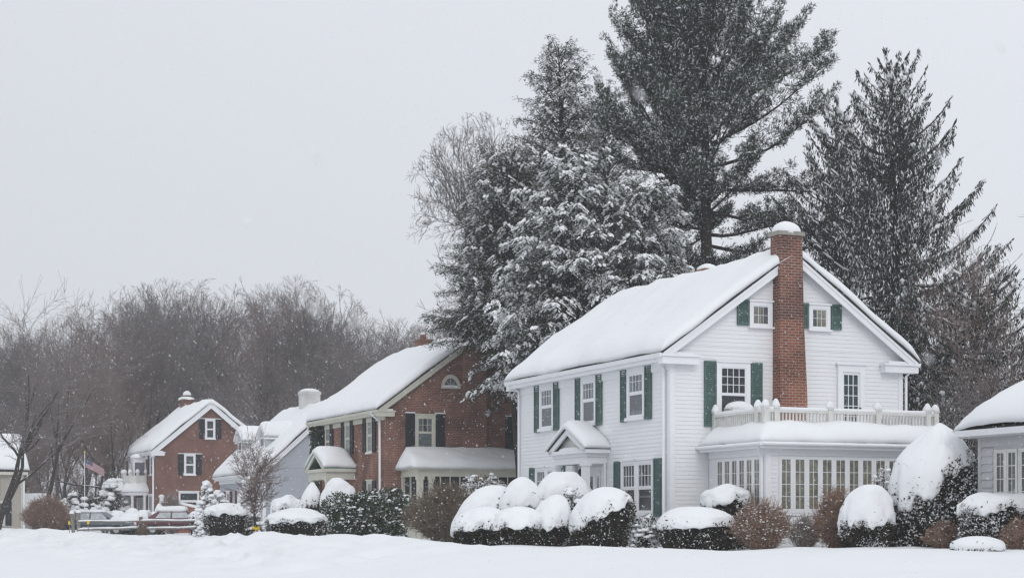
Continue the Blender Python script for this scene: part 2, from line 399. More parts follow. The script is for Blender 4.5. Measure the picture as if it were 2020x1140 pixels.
def shutter(H, f, u0, u1, z0, z1, m, snow=False):
    mb = MB(); s = .045
    fb(mb, f, u0, u1, z0, z1, .02, .05)
    for a, b in ((u0, u0 + s), (u1 - s, u1)): fb(mb, f, a, b, z0, z1, .0501, .075)
    zm = z0 + (z1 - z0) * .48
    for a, b in ((z0, z0 + .08), (zm - .04, zm + .04), (z1 - .07, z1)): fb(mb, f, u0 + s, u1 - s, a, b, .0501, .073)
    z = z0 + .09
    while z < z1 - .1:
        if abs(z + .02 - zm) > .06:
            mb.face([fp(f, u0 + s, z, .072), fp(f, u1 - s, z, .072), fp(f, u1 - s, z + .04, .052), fp(f, u0 + s, z + .04, .052)])
        z += .055
    o = mb.build('shutter', m, H.root)
    if snow:
        sm = MB(); fb(sm, f, u0 - .01, u1 + .01, z1, z1 + .05, .0, .085); sm.build('snow', SNOW, o)
    return o

def window(H, f, u0, u1, z0, z1, cols=3, rows=(2, 2), trim=None, cas=.09, inner='dark', curtain=None, sash=.05, mid=True, sill=True, snow=False, name='window', glass=None, base=.025, head=True, mt=.017):
    trim = trim or TRIM; mb = MB(); P = (.04 if base > .015 or base == 0 else .014) + base
    a, b = u0 + cas, u1 - cas; c, d = z0 + .06, z1 - cas
    fb(mb, f, u0, a, z0, z1, .0, P); fb(mb, f, b, u1, z0, z1, .0, P)
    fb(mb, f, a, b, d, z1, .0, P); fb(mb, f, a, b, z0, c, .0, P)
    if head: fb(mb, f, u0 - .03, u1 + .03, z1, z1 + .05, 0, P + .04)
    if sill: fb(mb, f, u0 - .04, u1 + .04, z0 - .05, z0, 0, P + .06)
    S = base + .006; zm = c + (d - c) * (rows[1] / (rows[0] + rows[1])) if not mid else (c + d) / 2
    segs = [(c, zm, rows[1], S), (zm, d, rows[0], S + .008)] if rows[0] else [(c, d, rows[1], S)]
    for (p, q, rw, dd) in segs:
        fb(mb, f, a, a + sash, p, q, base, dd + .012); fb(mb, f, b - sash, b, p, q, base, dd + .012)
        fb(mb, f, a + sash, b - sash, p, p + sash, base, dd + .012); fb(mb, f, a + sash, b - sash, q - sash, q, base, dd + .012)
        ia, ib, ip, iq = a + sash, b - sash, p + sash, q - sash
        if rw > 0:
            for i in range(1, cols): 
                x = ia + (ib - ia) * i / cols; fb(mb, f, x - mt / 2, x + mt / 2, ip, iq, base + .0065, dd + .006)
            for j in range(1, rw):
                z = ip + (iq - ip) * j / rw; fb(mb, f, ia, ib, z - mt / 2, z + mt / 2, base + .0066, dd + .0062)
    w = mb.build(name, trim, H.root)
    g2 = MB(); g2.face([fp(f, a, c, base + .0062), fp(f, b, c, base + .0062), fp(f, b, d, base + .0062), fp(f, a, d, base + .0062)])
    g2.build('pane', glass or GLASS, w)
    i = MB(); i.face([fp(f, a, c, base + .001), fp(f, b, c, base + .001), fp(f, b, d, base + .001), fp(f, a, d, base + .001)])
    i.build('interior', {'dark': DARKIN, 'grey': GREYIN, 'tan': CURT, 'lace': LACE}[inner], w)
    if curtain:
        cm, parts = curtain
        for (s0, s1, v0, v1) in parts:
            k = MB(); n = max(4, int((s1 - s0) * (b - a) / .05)); 
            for j in range(n):
                q0 = s0 + (s1 - s0) * j / n; q1 = s0 + (s1 - s0) * (j + 1) / n
                e0 = base + .002 + .0035 * (j % 2); e1 = base + .002 + .0035 * ((j + 1) % 2)
                k.face([fp(f, a + (b - a) * q0, c + (d - c) * v0, e0), fp(f, a + (b - a) * q1, c + (d - c) * v0, e1), fp(f, a + (b - a) * q1, c + (d - c) * v1, e1), fp(f, a + (b - a) * q0, c + (d - c) * v1, e0)])
            k.build('curtain', cm, w)
    if snow:
        s = MB(); r = .05
        fb(s, f, u0 - .02, u1 + .02, z0, z0 + .045, P, P + .055)
        s.build('snow', SNOW, w)
    return w

def wall_box(mb, x0, x1, y0, y1, z0, z1): mb.box(x0, x1, y0, y1, z0, z1)

def gable_roof(H, x0, x1, y0, y1, ez, rz, ov=.38, rk=.28, T=.3, trim=None, seed=1, gutter=True, returns=True, boards=.26, parent=None, snow=True, amp=.05, ret=.75):
    """ridge along y; wall between x0..x1, y0..y1, wall top ez, ridge rz"""
    trim = trim or TRIM; parent = parent or H.root
    xm = (x0 + x1) / 2; k = (rz - ez) / (xm - x0); h = lambda x: rz - k * abs(x - xm)
    A, B = y0 - rk, y1 + rk; E0, E1 = x0 - ov, x1 + ov
    m = MB()
    for xa in (E0, E1):
        s = 1 if xa < xm else -1
        m.extr_y([(xa - .03 * s, h(xa) - .03 * k + .001), (xm, rz + .001), (xm, rz + .06), (xa - .03 * s, h(xa) - .03 * k + .06)], A - .03, B + .03)
    roof = m.build('roof', SHING, parent)
    t = MB()
    for xa in (E0, E1):
        t.extr_y([(xa, h(xa) - .06), (xm, rz - .06), (xm, rz), (xa, h(xa))], A, B)
        for ya, yb in ((A - .001, A + .05), (B - .05, B + .001)):
            t.extr_y([(xa, h(xa) - boards), (xm, rz - boards), (xm, rz - .0605), (xa, h(xa) - .0605)], ya, yb)
            t.extr_y([(xa, h(xa) - .09), (xm, rz - .09), (xm, rz - .001), (xa, h(xa) - .001)], ya - .025 if ya < yb and ya == A - .001 else yb, ya if ya == A - .001 else yb + .025)
        xw = x0 if xa < xm else x1                # frieze on the gable wall
        for yy, sg in ((y0, -1), (y1, 1)):
            t.extr_y([(xw, h(xw) - .34), (xm, rz - .34), (xm, rz - .061), (xw, h(xw) - .061)], min(yy, yy + sg * .045), max(yy, yy + sg * .045))
    for s, xa, xw in ((1, E0, x0), (-1, E1, x1)):
        zb = h(xa) - .24
        t.box(xa, xa + .03 * s, A + .052, B - .052, zb, h(xa) - .061)
        t.box(xa + .031 * s, xw, A + .052, B - .052, zb + .01, zb + .03)
        t.box(xw - .05 * s, xw, y0, y1, zb - .2, zb + .009)
        if returns:
            for ya, yb in ((A - .004, y0 - .002), (y1 + .002, B + .004)):
                q = xw + ret * s
                t.box(xa - .02 * s, q, ya, yb, zb - .06, h(xa) - .10)
                t.box(xa - .06 * s, q + .05 * s, ya - (.05 if ya < y0 else 0), yb + (.05 if yb > y1 else 0), h(xa) - .0995, h(xa) - .04)
    trm = t.build('roof_trim', trim, roof)
    if gutter:
        for s, xa in ((1, E0), (-1, E1)):
            g = MB(); g.extr_y([(xa - .005 * s, h(xa) - .13), (xa - .08 * s, h(xa) - .13), (xa - .12 * s, h(xa) - .01), (xa - .005 * s, h(xa) - .01)], A, B); g.build('gutter', trim, parent)
    if snow:
        hf = lambda X, Y: rz + .06 - k * smabs(X - xm, .22)
        snow_sheet('snow', roof, E0 - .06, E1 + .06, A - .04, B + .04, hf, T, .34, 30, 44, amp * 1.3, seed, wob=.06, fr=.8)
        if returns:
            for s, xa, xw in ((1, E0, x0), (-1, E1, x1)):
                d = MB(); d.box(xa + .2 * s, xw + ret * s * .8, A + .03, y0 - .01, h(xa) - .0395, h(xa) + .03)
                d.build('return_snow', SNOW, roof)
    return roof, h, k

def gable_wall_clap(mb, f, x0, x1, ez, rz, e=.115):
    xm = (x0 + x1) / 2; k = (rz - ez) / (xm - x0)
    clap(mb, f, x0, x1, ez, rz - .05, e, lim=lambda z: (x0 + (z - ez) / k, x1 - (z - ez) / k))

def downspout(H, pts, m, r=.04):
    mb = MB(); mb.tube(pts, r, 8); return mb.build('downspout', m, H.root, True)

# ================================================================== GROUND
def build_ground():
    def lines(a, b, lo, hi, st):
        c = list(np.arange(lo, hi + .001, st)); s = st; v = hi
        while v < b: s = min(s * 1.25, 40); v += s; c.append(v)
        s = st; v = lo
        while v > a: s = min(s * 1.25, 40); v -= s; c.insert(0, v)
        return np.array(c)
    xs = lines(-420, 420, -36, 16, .24); ys = lines(-200, 640, 20, 92, .28)
    X, Y = np.meshgrid(xs, ys, indexing='ij'); Z = ground(X, Y); a, b = X.shape
    idx = np.arange(a * b).reshape(a, b)
    F_ = np.stack([idx[:-1, :-1], idx[1:, :-1], idx[1:, 1:], idx[:-1, 1:]], -1).reshape(-1, 4)
    g = npmesh('ground', np.stack([X, Y, Z], -1).reshape(-1, 3), F_, SNOWG, None, True)
    tag(g, kind='structure')
build_ground()

# ================================================================== WHITE HOUSE
WH = House('white_house', 'white clapboard house with green shutters and tall brick chimney', 'house', 1323, 49)
def white_house():
    H = WH; R = H.root; W, L, EZ, RZ = 7.62, 10.55, 5.61, 8.30
    Fr, Ga = ('F', 0.0), ('G', 0.0)
    m = MB(); m.box(0, W, 0, L, -.4, EZ)
    m.extr_y([(0, EZ), (W, EZ), (W / 2, RZ)], 0, L)
    clap(m, Fr, .1, L - .1, .05, EZ - .05); clap(m, Ga, .1, W - .1, .05, EZ); gable_wall_clap(m, Ga, .02, W - .02, EZ, RZ)
    m.build('wall', SIDING, R)
    for bxs in (((-.035, .0, 0, .12), (-.035, .12, -.035, -.0)), ((-.035, 0, L - .12, L + .03),), ((W - .12, W + .03, -.035, 0),)):
        t = MB()
        for q in bxs: t.box(*q, 0, EZ)
        t.build('corner_board', TRIM, R)
    gable_roof(H, 0, W, 0, L, EZ, RZ, .38, .28, .3, TRIM, 5)
    downspout(H, [(-.44, .25, 5.25), (-.3, .25, 5.1), (-.09, .25, 4.95), (-.09, .25, .0)], TRIM, .045)
    downspout(H, [(-.44, L - .05, 5.25), (-.09, L - .05, 5.0), (-.09, L - .05, .0)], TRIM, .04)
    downspout(H, [(W + .3, -.1, 5.15), (W + .1, -.09, 4.95), (W + .1, -.09, .0)], TRIM, .04)
    # front windows
    zt, zb = 5.16, 3.66
    for i, (a, b, s0, s1, s2, s3) in enumerate(((1239.6, 1274, 1228, 1238, 1275, 1287.6), (1148.8, 1177.8, 1137.5, 1147, 1178.5, 1190), (1067, 1094, 1057.8, 1066, 1094.7, 1104.4))):
        u0, u1, _, _ = H.rect(Fr, a, b, 740, 800)
        window(H, Fr, u0, u1, zb, zt, 4, (2, 0), TRIM, .1, 'grey' , (LACE, [(0, .3, .5, 1), (.7, 1, .5, 1)]) if i else (LACE, [(0, .35, .5, 1), (.65, 1, .5, 1), (.1, .9, 0, .12)]), snow=True)
        shutter(H, Fr, u1 + .04, u1 + .04 + .37, zb - .06, zt + .0, GREEN); shutter(H, Fr, u0 - .41, u0 - .04, zb - .06, zt + .0, GREEN)
    # ground floor windows: wide, two sashes side by side
    for (a, b) in ((1228, 1291.5), (1058.5, 1104)):
        u0, u1, _, _ = H.rect(Fr, a, b, 930, 990); um = (u0 + u1) / 2
        window(H, Fr, u0, um + .04, .92, 2.46, 4, (2, 0), TRIM, .09, 'dark', (LACE, [(0, .3, .5, 1), (.8, 1, .5, 1), (0, 1, .3, .34)]), snow=True)
        window(H, Fr, um + .0405, u1, .92, 2.46, 4, (2, 0), TRIM, .09, 'dark', (GREYIN, [(0, .45, .0, 1)]), snow=True)
        shutter(H, Fr, u1 + .06, u1 + .46, .85, 2.48, GREEN); shutter(H, Fr, u0 - .46, u0 - .06, .85, 2.48, GREEN)
    # gable windows
    window(H, Ga, 2.48, 3.22, 6.2, 6.9, 3, (0, 2), TRIM, .11, 'dark', (CURT, [(0, .55, 0, 1)]), sash=.03, mt=.011)
    window(H, Ga, 4.43, 5.14, 6.2, 6.9, 3, (0, 2), TRIM, .11, 'dark', (CURT, [(.3, 1, 0, 1)]), sash=.03, mt=.011)
    for a in (2.08, 3.24): shutter(H, Ga, a, a + .37, 6.22, 6.94, GREEN)
    for a in (4.05, 5.17): shutter(H, Ga, a, a + .35, 6.22, 6.94, GREEN)
    window(H, Ga, 1.42, 2.5, 3.45, 5.16, 4, (3, 0), TRIM, .13, 'dark', None, sash=.04)
    shutter(H, Ga, 1.03, 1.40, 3.36, 5.18, GREEN); shutter(H, Ga, 2.52, 2.89, 3.36, 5.18, GREEN)
    # balcony door
    d = MB(); x0, x1, z0, z1 = 5.38, 6.3, 2.95, 5.22
    d.box(x0, x0 + .17, -.1, 0, z0, z1); d.box(x1 - .17, x1, -.1, 0, z0, z1); d.box(x0 + .17, x1 - .17, -.1, 0, z1 - .2, z1); d.box(x0 - .05, x1 + .05, -.15, 0, z1, z1 + .06)
    a, b = x0 + .17, x1 - .17; d.box(a, a + .05, -.06, -.03, z0, z1 - .2); d.box(b - .05, b, -.06, -.03, z0, z1 - .2); d.box(a + .05, b - .05, -.06, -.03, z1 - .28, z1 - .2); d.box(a, b, -.06, -.03, z0, z0 + .5)
    for i in (1, 2): d.box(a + .05 + (b - a - .1) * i / 3 - .01, a + .05 + (b - a - .1) * i / 3 + .01, -.052, -.03, z0 + .5, z1 - .28)
    for i in range(1, 5): zz = z0 + .5 + (z1 - .78 - z0) * i / 5; d.box(a + .05, b - .05, -.053, -.03, zz - .01, zz + .01)
    dd = d.build('door', TRIM, R)
    g = MB(); g.face([(a, -.036, z0), (b, -.036, z0), (b, -.036, z1 - .2), (a, -.036, z1 - .2)]); g.build('pane', GLASS, dd)
    g = MB(); g.face([(a, -.028, z0), (b, -.028, z0), (b, -.028, z1 - .2), (a, -.028, z1 - .2)]); g.build('interior', mat('dark_green_door', (.04, .07, .07), .6), dd)
    g = MB(); g.lathe([(.015, 0), (.03, .01), (.03, .04), (.01, .05)], 0, 0, 8); k = g.build('handle', BLACKS, dd); k.rotation_euler = (pi / 2, 0, 0); k.location = (b - .02, -.1, 3.98)
    # exterior chimney, wider at the foot
    c = MB()
    prof = [(3.24, 4.17, -.45, -.2), (3.25, 4.14, -.42, 4.3), (3.26, 4.05, -.38, 6.4), (3.26, 4.01, -.36, 8.78)]
    for (a0, a1, d0, zz0), (b0, b1, d1, zz1) in zip(prof[:-1], prof[1:]):
        c.cur = 1 if zz1 > 8 else 0
        c.face([(a0, d0, zz0), (a1, d0, zz0), (b1, d1, zz1), (b0, d1, zz1)])
        c.face([(a0, .12, zz0), (a0, d0, zz0), (b0, d1, zz1), (b0, .12, zz1)]); c.face([(a1, d0, zz0), (a1, .12, zz0), (b1, .12, zz1), (b1, d1, zz1)])
        c.face([(a1, .12, zz0), (a0, .12, zz0), (b0, .12, zz1), (b1, .12, zz1)])
    ch = c.build('chimney', [BRICK1, brick('sooty_brick', (.22, .08, .055), (.12, .055, .042), (.30, .25, .22), .215, .078, .5, .3)], R)
    c = MB(); c.box(3.20, 4.07, -.42, .18, 8.78, 8.89); c.build('cap', CONC, ch)
    c = MB(); c.blob((3.63, -.12, 8.88), (.43, .30, .33), 16, 7, seed=4); c.build('snow', SNOW, ch, True, True)
    # small chimney on the back slope
    y0, z0 = H.hit(('F', 4.6), 1375, 540); y1, _ = H.hit(('F', 4.6), 1337, 540)
    c = MB(); c.box(4.6, 5.15, 6.35, 6.95, 6.5, 8.72); c.box(4.56, 5.19, 6.31, 6.99, 8.72, 8.80); c2 = c.build('chimney', BRICK1, R)
    c = MB(); c.blob((4.87, 6.65, 8.80), (.33, .34, .2), 12, 5, seed=8); c.build('snow', SNOW, c2, True, True)
    # entrance porch (portico) with pediment
    p = .78; fx = ('F', -p); yl, _ = H.hit(fx, 1083, 888); yr, _ = H.hit(fx, 1157, 885); ya, za = H.hit(fx, 1118, 851)
    yc = (yl + yr) / 2; ez = 2.86; pk = 3.50
    m = MB()
    for ye in (yl, yr):
        m.extr_x([(ye, ez), (yc, pk), (yc, pk + .05), (ye, ez + .05)], -p - .06, -.002)
    roof = m.build('portico', SHING, R)
    t = MB()
    for ye in (yl, yr):
        t.extr_x([(ye, ez - .005), (yc, pk - .005), (yc, pk - .17), (ye + (.12 if ye < yc else -.12), ez - .12)], -p - .03, -p + .04)
    t.box(-p - .03, -.003, yr, yl, ez - .12, ez - .006)
    t.box(-p + .06, -.004, yr + .14, yl - .14, ez - .22, ez - .121)
    t.box(-p + .10, -p + .2, yr + .2, yl - .2, ez - .42, ez - .221); t.box(-p + .2, -.005, yr + .2, yr + .3, ez - .42, ez - .221); t.box(-p + .2, -.005, yl - .3, yl - .2, ez - .42, ez - .221)
    t.build('pediment', WHITE, roof)
    t = MB(); t.face([(-p + .2, yr + .1, ez), (-p + .2, yl - .1, ez), (-p + .2, yc, pk - .05)]); t.build('tympanum', OLDWHITE, roof)
    for yy in (yr + .32, yl - .32):
        q = MB(); q.box(-p + .02, -p + .22, yy - .1, yy + .1, .0, ez - .44); q.box(-p - .01, -p + .25, yy - .13, yy + .13, ez - .50, ez - .421); q.box(-p - .01, -p + .25, yy - .13, yy + .13, 0, .2); q.build('column', WHITE, roof)
        q = MB(); q.box(-.1, -.026, yy - .1, yy + .1, .0, ez - .43); q.build('pilaster', WHITE, roof)
    hf = lambda X, Y: pk + .06 - (pk - ez) / ((yl - yr) / 2) * smabs(Y - yc, .1)
    snow_sheet('snow', roof, -p - .08, .0, yr - .03, yl + .03, hf, .24, .24, 10, 16, .03, 31, wob=.015, fr=1.2)
    q = MB(); q.blob((-p + .08, yc, ez), (.1, .8, .1), 12, 4, seed=3); q.build('ledge_snow', SNOW, roof, True)
    # front door with sidelights
    q = MB(); q.box(-.05, -.026, yc - .82, yc + .82, .2, 2.36); q.box(-.07, -.051, yc - .46, yc + .46, .2, 2.16)
    for a in (-.66, .66): q.box(-.075, -.051, yc + a - .14, yc + a + .14, .2, 2.2)
    dr = q.build('door', WHITE, R)
    q = MB()
    for a, b in ((yc - .74, yc - .58), (yc + .58, yc + .74), (yc - .3, yc + .3)): q.face([(-.078, a, .9), (-.078, b, .9), (-.078, b, 2.08), (-.078, a, 2.08)])
    q.build('pane', mat('door_glass', (.28, .29, .30), .15), dr)
    q = MB(); q.tube([(-.1, yc - .38, 1.1), (-.13, yc - .38, 1.1), (-.13, yc - .38, 1.3), (-.1, yc - .38, 1.3)], .012, 6); q.build('handle', BLACKS, dr)
    # ---- sun room with roof deck
    sx0, sx1, sy = 1.2, 6.96, -3.1; SF, SG = ('F', sx0), ('G', sy); tz = 2.62
    m = MB(); m.box(sx0 + .0, sx1, sy, -.03, -.4, tz); clap(m, SG, sx0 + .1, sx1 - .1, .05, .93); clap(m, SF, sy + .1, -.03, .05, .93)
    clap(m, SG, sx0 + .1, 1.55, .93, 2.45); clap(m, SF, -2.98 + .0, -2.85, .93, 2.45); clap(m, SF, -.45, -.03, .93, 2.45); clap(m, SG, 6.68, sx1 - .1, .93, 2.45)
    sr = m.build('sunroom', SIDING, R)
    t = MB(); t.box(sx0 - .035, sx0 + .11, sy - .035, sy, 0, tz); t.box(sx0 - .035, sx0, sy, sy + .11, 0, tz)
    t.box(sx0 - .03, sx1 + .03, sy - .03, sy - .001, 2.45, tz); t.box(sx0 - .031, sx0 - .001, sy + .11, -.03, 2.45, tz)
    t.box(sx0 - .32, sx1 + .32, sy - .32, -.031, tz, tz + .04); t.box(sx0 - .33, sx1 + .33, sy - .34, sy - .30, tz + .041, tz + .16)
    t.box(sx0 - .34, sx0 - .30, sy - .3, -.031, tz + .041, tz + .16); t.box(sx1 + .30, sx1 + .34, sy - .3, -.031, tz + .041, tz + .16)
    t.box(1.52, 6.66, sy - .05, sy - .031, .86, .93); t.build('sunroom_trim', TRIM, sr)
    g = MB(); g.tube([(sx0 - .39, sy - .40, tz + .12), (sx1 + .4, sy - .40, tz + .12)], .05, 8); g.tube([(sx0 - .39, sy - .4, tz + .12), (sx0 - .39, -.03, tz + .12)], .05, 8); g.build('gutter', TRIM, sr)
    m = MB(); m.box(sx0 - .3, sx1 + .3, sy - .3, -.032, tz + .041, tz + .20); m.build('sunroom_roof', SHING, sr)
    def hf(X, Y):
        d = np.minimum(np.minimum(X - (sx0 - .3), (sx1 + .3) - X), Y - (sy - .3)); return tz + .2 + .26 * np.clip(d / .5, 0, 1) 
    snow_sheet('snow', sr, sx0 - .36, sx1 + .36, sy - .38, -.0, hf, .30, .36, 44, 20, .05, 41, fr=1.4, over=.0, wob=.02)
    for i in range(6):
        a = 1.57 + i * .845
        for j in (0, 1):
            window(H, SG, a + j * .4223, a + j * .4223 + .4221, .94, 2.42, 2, (0, 4), OLDWHITE if 0 else TRIM, .035, 'tan', (CURT, [(0, .96, 0, 1)]) if (i + j) % 3 else None, sash=.04, sill=False, head=False, mt=.016, base=.01)
    for i in range(3):
        a = -2.83 + i * .79
        for j in (0, 1):
            window(H, SF, a + j * .395, a + j * .395 + .3948, .94, 2.42, 2, (0, 4), TRIM, .035, 'tan', (CURT, [(0, .9, 0, 1)]) if i != 1 else (MAROON, [(.5, .8, 0, 1)]), sash=.04, sill=False, head=False, mt=.016, base=.01)
    # railing
    rl = MB(); zb, zr = 3.10, 3.66
    def rail(p0, p1):
        p0, p1 = Vector(p0), Vector(p1); d = p1 - p0; n = max(2, int(d.length / .105)); ax = 0 if abs(d.x) > abs(d.y) else 1
        def bar(z0, z1, w):
            if ax == 0: rl.box(p0.x, p1.x, p0.y - w, p0.y + w, z0, z1)
            else: rl.box(p0.x - w, p0.x + w, p0.y, p1.y, z0, z1)
        bar(zr - .06, zr, .05); bar(zb + .05, zb + .11, .03)
        for i in range(1, n):
            q = p0 + d * i / n; rl.box(q.x - .02, q.x + .02, q.y - .02, q.y + .02, zb + .11, zr - .06)
    rail((1.34, -2.8, 0), (6.76, -2.8, 0)); rail((1.34, -.06, 0), (1.34, -2.8, 0)); rail((6.76, -.06, 0), (6.76, -2.8, 0))
    ra = rl.build('railing', OLDWHITE, R)
    posts = [(1.34, -2.8), (1.34, -2.42), (1.66, -2.8), (3.33, -2.8), (4.86, -2.8), (6.5, -2.8), (6.76, -2.8), (6.76, -2.4), (1.34, -.12), (6.76, -.12)]
    s = MB(); sn = MB()
    for i, (x, y) in enumerate(posts):
        q = MB(); q.box(x - .075, x + .075, y - .075, y + .075, 2.9, 3.71); q.box(x - .095, x + .095, y - .095, y + .095, 3.71, 3.75); q.build('post', OLDWHITE, ra)
        sn.lathe([(.10, 3.75), (.115, 3.78), (.105, 3.83), (.08, 3.885), (.045, 3.925 + .012 * (i % 3)), (.004, 3.945 + .012 * (i % 3))], x, y, 10)
    sn.tube([(1.34, -2.8, zr + .03), (6.76, -2.8, zr + .03)], .062, 10); sn.tube([(1.34, -.1, zr + .03), (1.34, -2.8, zr + .03)], .062, 10); sn.tube([(6.76, -.1, zr + .03), (6.76, -2.8, zr + .03)], .062, 10)
    sn.build('snow', SNOW, ra, True)
    downspout(H, [(sx0 - .39, sy - .2, tz + .1), (sx0 - .2, sy + .06, tz - .1), (sx0 - .09, sy + .1, tz - .25), (sx0 - .09, sy + .1, .0)], TRIM, .035)
    return yc, ez
YC, _ = white_house()

def on_house(H, name, label, cat, lx, ly, z, group=None):
    t = thing(name, label, cat, (H.o[0] + CA * lx - SA * ly, H.o[1] + SA * lx + CA * ly, z), ANG, group); return t

def wreath():
    t = on_house(WH, 'wreath', 'green evergreen wreath with yellow bow hanging on white front door', 'wreath', -.10, YC - .02, 1.72)
    rg = np.random.RandomState(3); m = MB()
    for i in range(260):
        a = rg.rand() * 2 * pi; r = .2 + rg.randn() * .035; c = Vector((rg.randn() * .02 - .02, r * cos(a), r * sin(a))); d = Vector(rg.randn(3)).normalized() * .05; e = Vector(rg.randn(3)).normalized() * .015
        m.face([c - d, c + e, c + d, c - e])
    m.build('leaves', RHOD, t)
    m = MB()
    for s in (-1, 1):
        m.tube([(-.07, 0, .16), (-.09, .08 * s, .24), (-.09, .15 * s, .22), (-.09, .14 * s, .13), (-.07, 0, .16)], .028, 6); m.tube([(-.07, 0, .16), (-.08, .05 * s, .02), (-.08, .08 * s, -.1)], .02, 6)
    m.build('bow', YEL, t, True)
wreath()
def lantern():
    t = on_house(WH, 'porch_lantern', 'small black lantern hanging under the white entrance porch', 'lantern', -.38, YC - .05, 2.08)
    m = MB(); m.box(-.05, .05, -.05, .05, 0, .16); m.lathe([(.08, .16), (.03, .22), (.01, .24)], 0, 0, 8); m.build('lamp_case', BLACKS, t)
    m = MB(); m.tube([(0, 0, .24), (0, 0, .36)], .008, 5); m.build('chain', BLACKS, t)
lantern()
def aircon():
    t = on_house(WH, 'air_conditioner', 'snow covered window air conditioner above the balcony railing', 'air conditioner', 2.02, -.3, 3.5)
    m = MB(); m.box(-.36, .36, -.22, .28, 0, .38); m.box(-.3, -.04, -.24, -.221, .05, .33); m.box(.0, .32, -.24, -.221, .05, .33); m.build('casing', OLDWHITE, t)
    m = MB(); m.box(-.01, .33, -.245, -.241, .05, .3); m.build('grille', BLACKS, t)
    m = MB(); m.blob((0, .02, .37), (.41, .3, .2), 16, 6, seed=6); m.build('snow', SNOW, t, True)
aircon()

# ================================================================== BROWN BRICK HOUSE
BH = House('brick_house', 'brown brick house with black shutters, cream trim and snowy side porch', 'house', 760, 78)
def brick_house():
    H = BH; R = H.root; W, L, EZ, RZ = 8.3, 10.5, 5.98, 9.05; Fr, Ga = ('F', 0.), ('G', 0.); xm = W / 2
    m = MB(); m.box(0, W, 0, L, -.4, EZ); m.extr_y([(0, EZ), (W, EZ), (xm, RZ)], 0, L); m.build('wall', BRICK2, R)
    gable_roof(H, 0, W, 0, L, EZ, RZ, .4, .26, .32, CREAM, 15, ret=.35)
    t = MB(); t.box(-.05, .0, 0, L, EZ - .55, EZ - .2); t.build('frieze', CREAM, R)
    downspout(H, [(-.46, .55, 5.6), (-.42, .5, 5.45), (-.12, .42, 5.2), (-.1, .42, 0)], TRIM, .055)
    for yc in (2.12, 5.4, 8.58):
        window(H, Fr, yc - .42, yc + .42, 3.86, 5.5, 3, (2, 2), CREAM, .1, 'grey', (LACE, [(0, 1, .5, 1)]), base=.0, snow=True)
        shutter(H, Fr, yc + .46, yc + .9, 3.9, 5.54, BLACKS); shutter(H, Fr, yc - .9, yc - .46, 3.9, 5.54, BLACKS)
    window(H, Fr, 1.7, 2.54, 1.1, 2.62, 3, (2, 2), CREAM, .1, 'grey', None, base=.0)
    shutter(H, Fr, 2.58, 3.02, 1.1, 2.62, BLACKS); shutter(H, Fr, 1.22, 1.66, 1.1, 2.62, BLACKS)
    window(H, Ga, 1.38, 2.34, 4.0, 5.5, 3, (2, 0), CREAM, .12, 'grey', (LACE, [(0, 1, .0, .5), (0, .4, .5, 1), (.6, 1, .5, 1)]), base=.0)
    shutter(H, Ga, .93, 1.36, 3.95, 5.56, BLACKS, True); shutter(H, Ga, 2.36, 2.79, 3.95, 5.56, BLACKS, True)
    window(H, Ga, 6.17, 7.1, 3.9, 5.5, 3, (2, 2), CREAM, .1, 'grey', None, base=.0)
    shutter(H, Ga, 5.72, 6.14, 3.88, 5.52, BLACKS, True); shutter(H, Ga, 7.14, 7.56, 3.88, 5.52, BLACKS, True)
    for xc in (3.07, 5.27):                        # half round attic windows
        f = MB(); n = 14; z0 = 6.78; q = []
        for i in range(n):
            a0, a1 = pi * i / n, pi * (i + 1) / n
            for r0, r1, d in ((.31, .44, .07),):
                p = [(xc + r0 * cos(a0), z0 + r0 * sin(a0) * 1.25), (xc + r1 * cos(a0), z0 + r1 * sin(a0) * 1.25), (xc + r1 * cos(a1), z0 + r1 * sin(a1) * 1.25), (xc + r0 * cos(a1), z0 + r0 * sin(a1) * 1.25)]
                f.extr_y(p, -d, 0)
            q.append((xc + .31 * cos(a0), -.012, z0 + .31 * 1.25 * sin(a0)))
        q.append((xc - .31, -.012, z0))
        f.box(xc - .46, xc + .46, -.1, 0, z0 - .08, z0)
        for a in (.25, .5, .75): f.extr_y([(xc - .01, z0), (xc + .01, z0), (xc + .3 * cos(pi * a) + .01, z0 + .37 * sin(pi * a)), (xc + .3 * cos(pi * a) - .01, z0 + .37 * sin(pi * a))], -.035, -.014)
        w = f.build('window', CREAM, R); g = MB(); g.face(q); g.build('pane', mat('attic_glass', (.14, .15, .17), .1), w)
        s = MB(); s.blob((xc, -.06, z0), (.44, .07, .08), 10, 3, seed=2); s.build('snow', SNOW, w, True)
    c = MB(); c.box(3.6, 4.66, -.36, .1, -.2, 9.3); c.box(3.55, 4.71, -.41, .5, 9.3, 9.45); c.box(3.6, 4.66, .1, .45, 8.4, 9.3); ch = c.build('chimney', BRICK2, R)
    s = MB(); s.blob((4.13, .05, 9.45), (.55, .42, .2), 12, 5, seed=5); s.build('snow', SNOW, ch, True)
    c = MB(); c.box(4.35, 5.0, 7.5, 8.3, 8, 9.62); c.box(4.31, 5.04, 7.46, 8.34, 9.62, 9.7); c.lathe([(.15, 9.7), (.17, 9.85), (.12, 9.95)], 4.6, 7.8, 10); ch = c.build('chimney', BRICK2, R)
    s = MB(); s.blob((4.75, 8.1, 9.7), (.2, .2, .12), 10, 4, seed=5); s.blob((4.6, 7.8, 9.95), (.13, .13, .1), 8, 4); s.build('snow', SNOW, ch, True)
    # side porch with screens
    px0, px1, py, tz = .74, 7.7, -2.2, 2.72
    m = MB(); m.box(px0, px1, py, -.001, tz, 3.02); m.box(px0 - .25, px1 + .25, py - .25, -.002, 3.021, 3.09)
    m.box(px0, px1, py, -.003, -.3, .55)
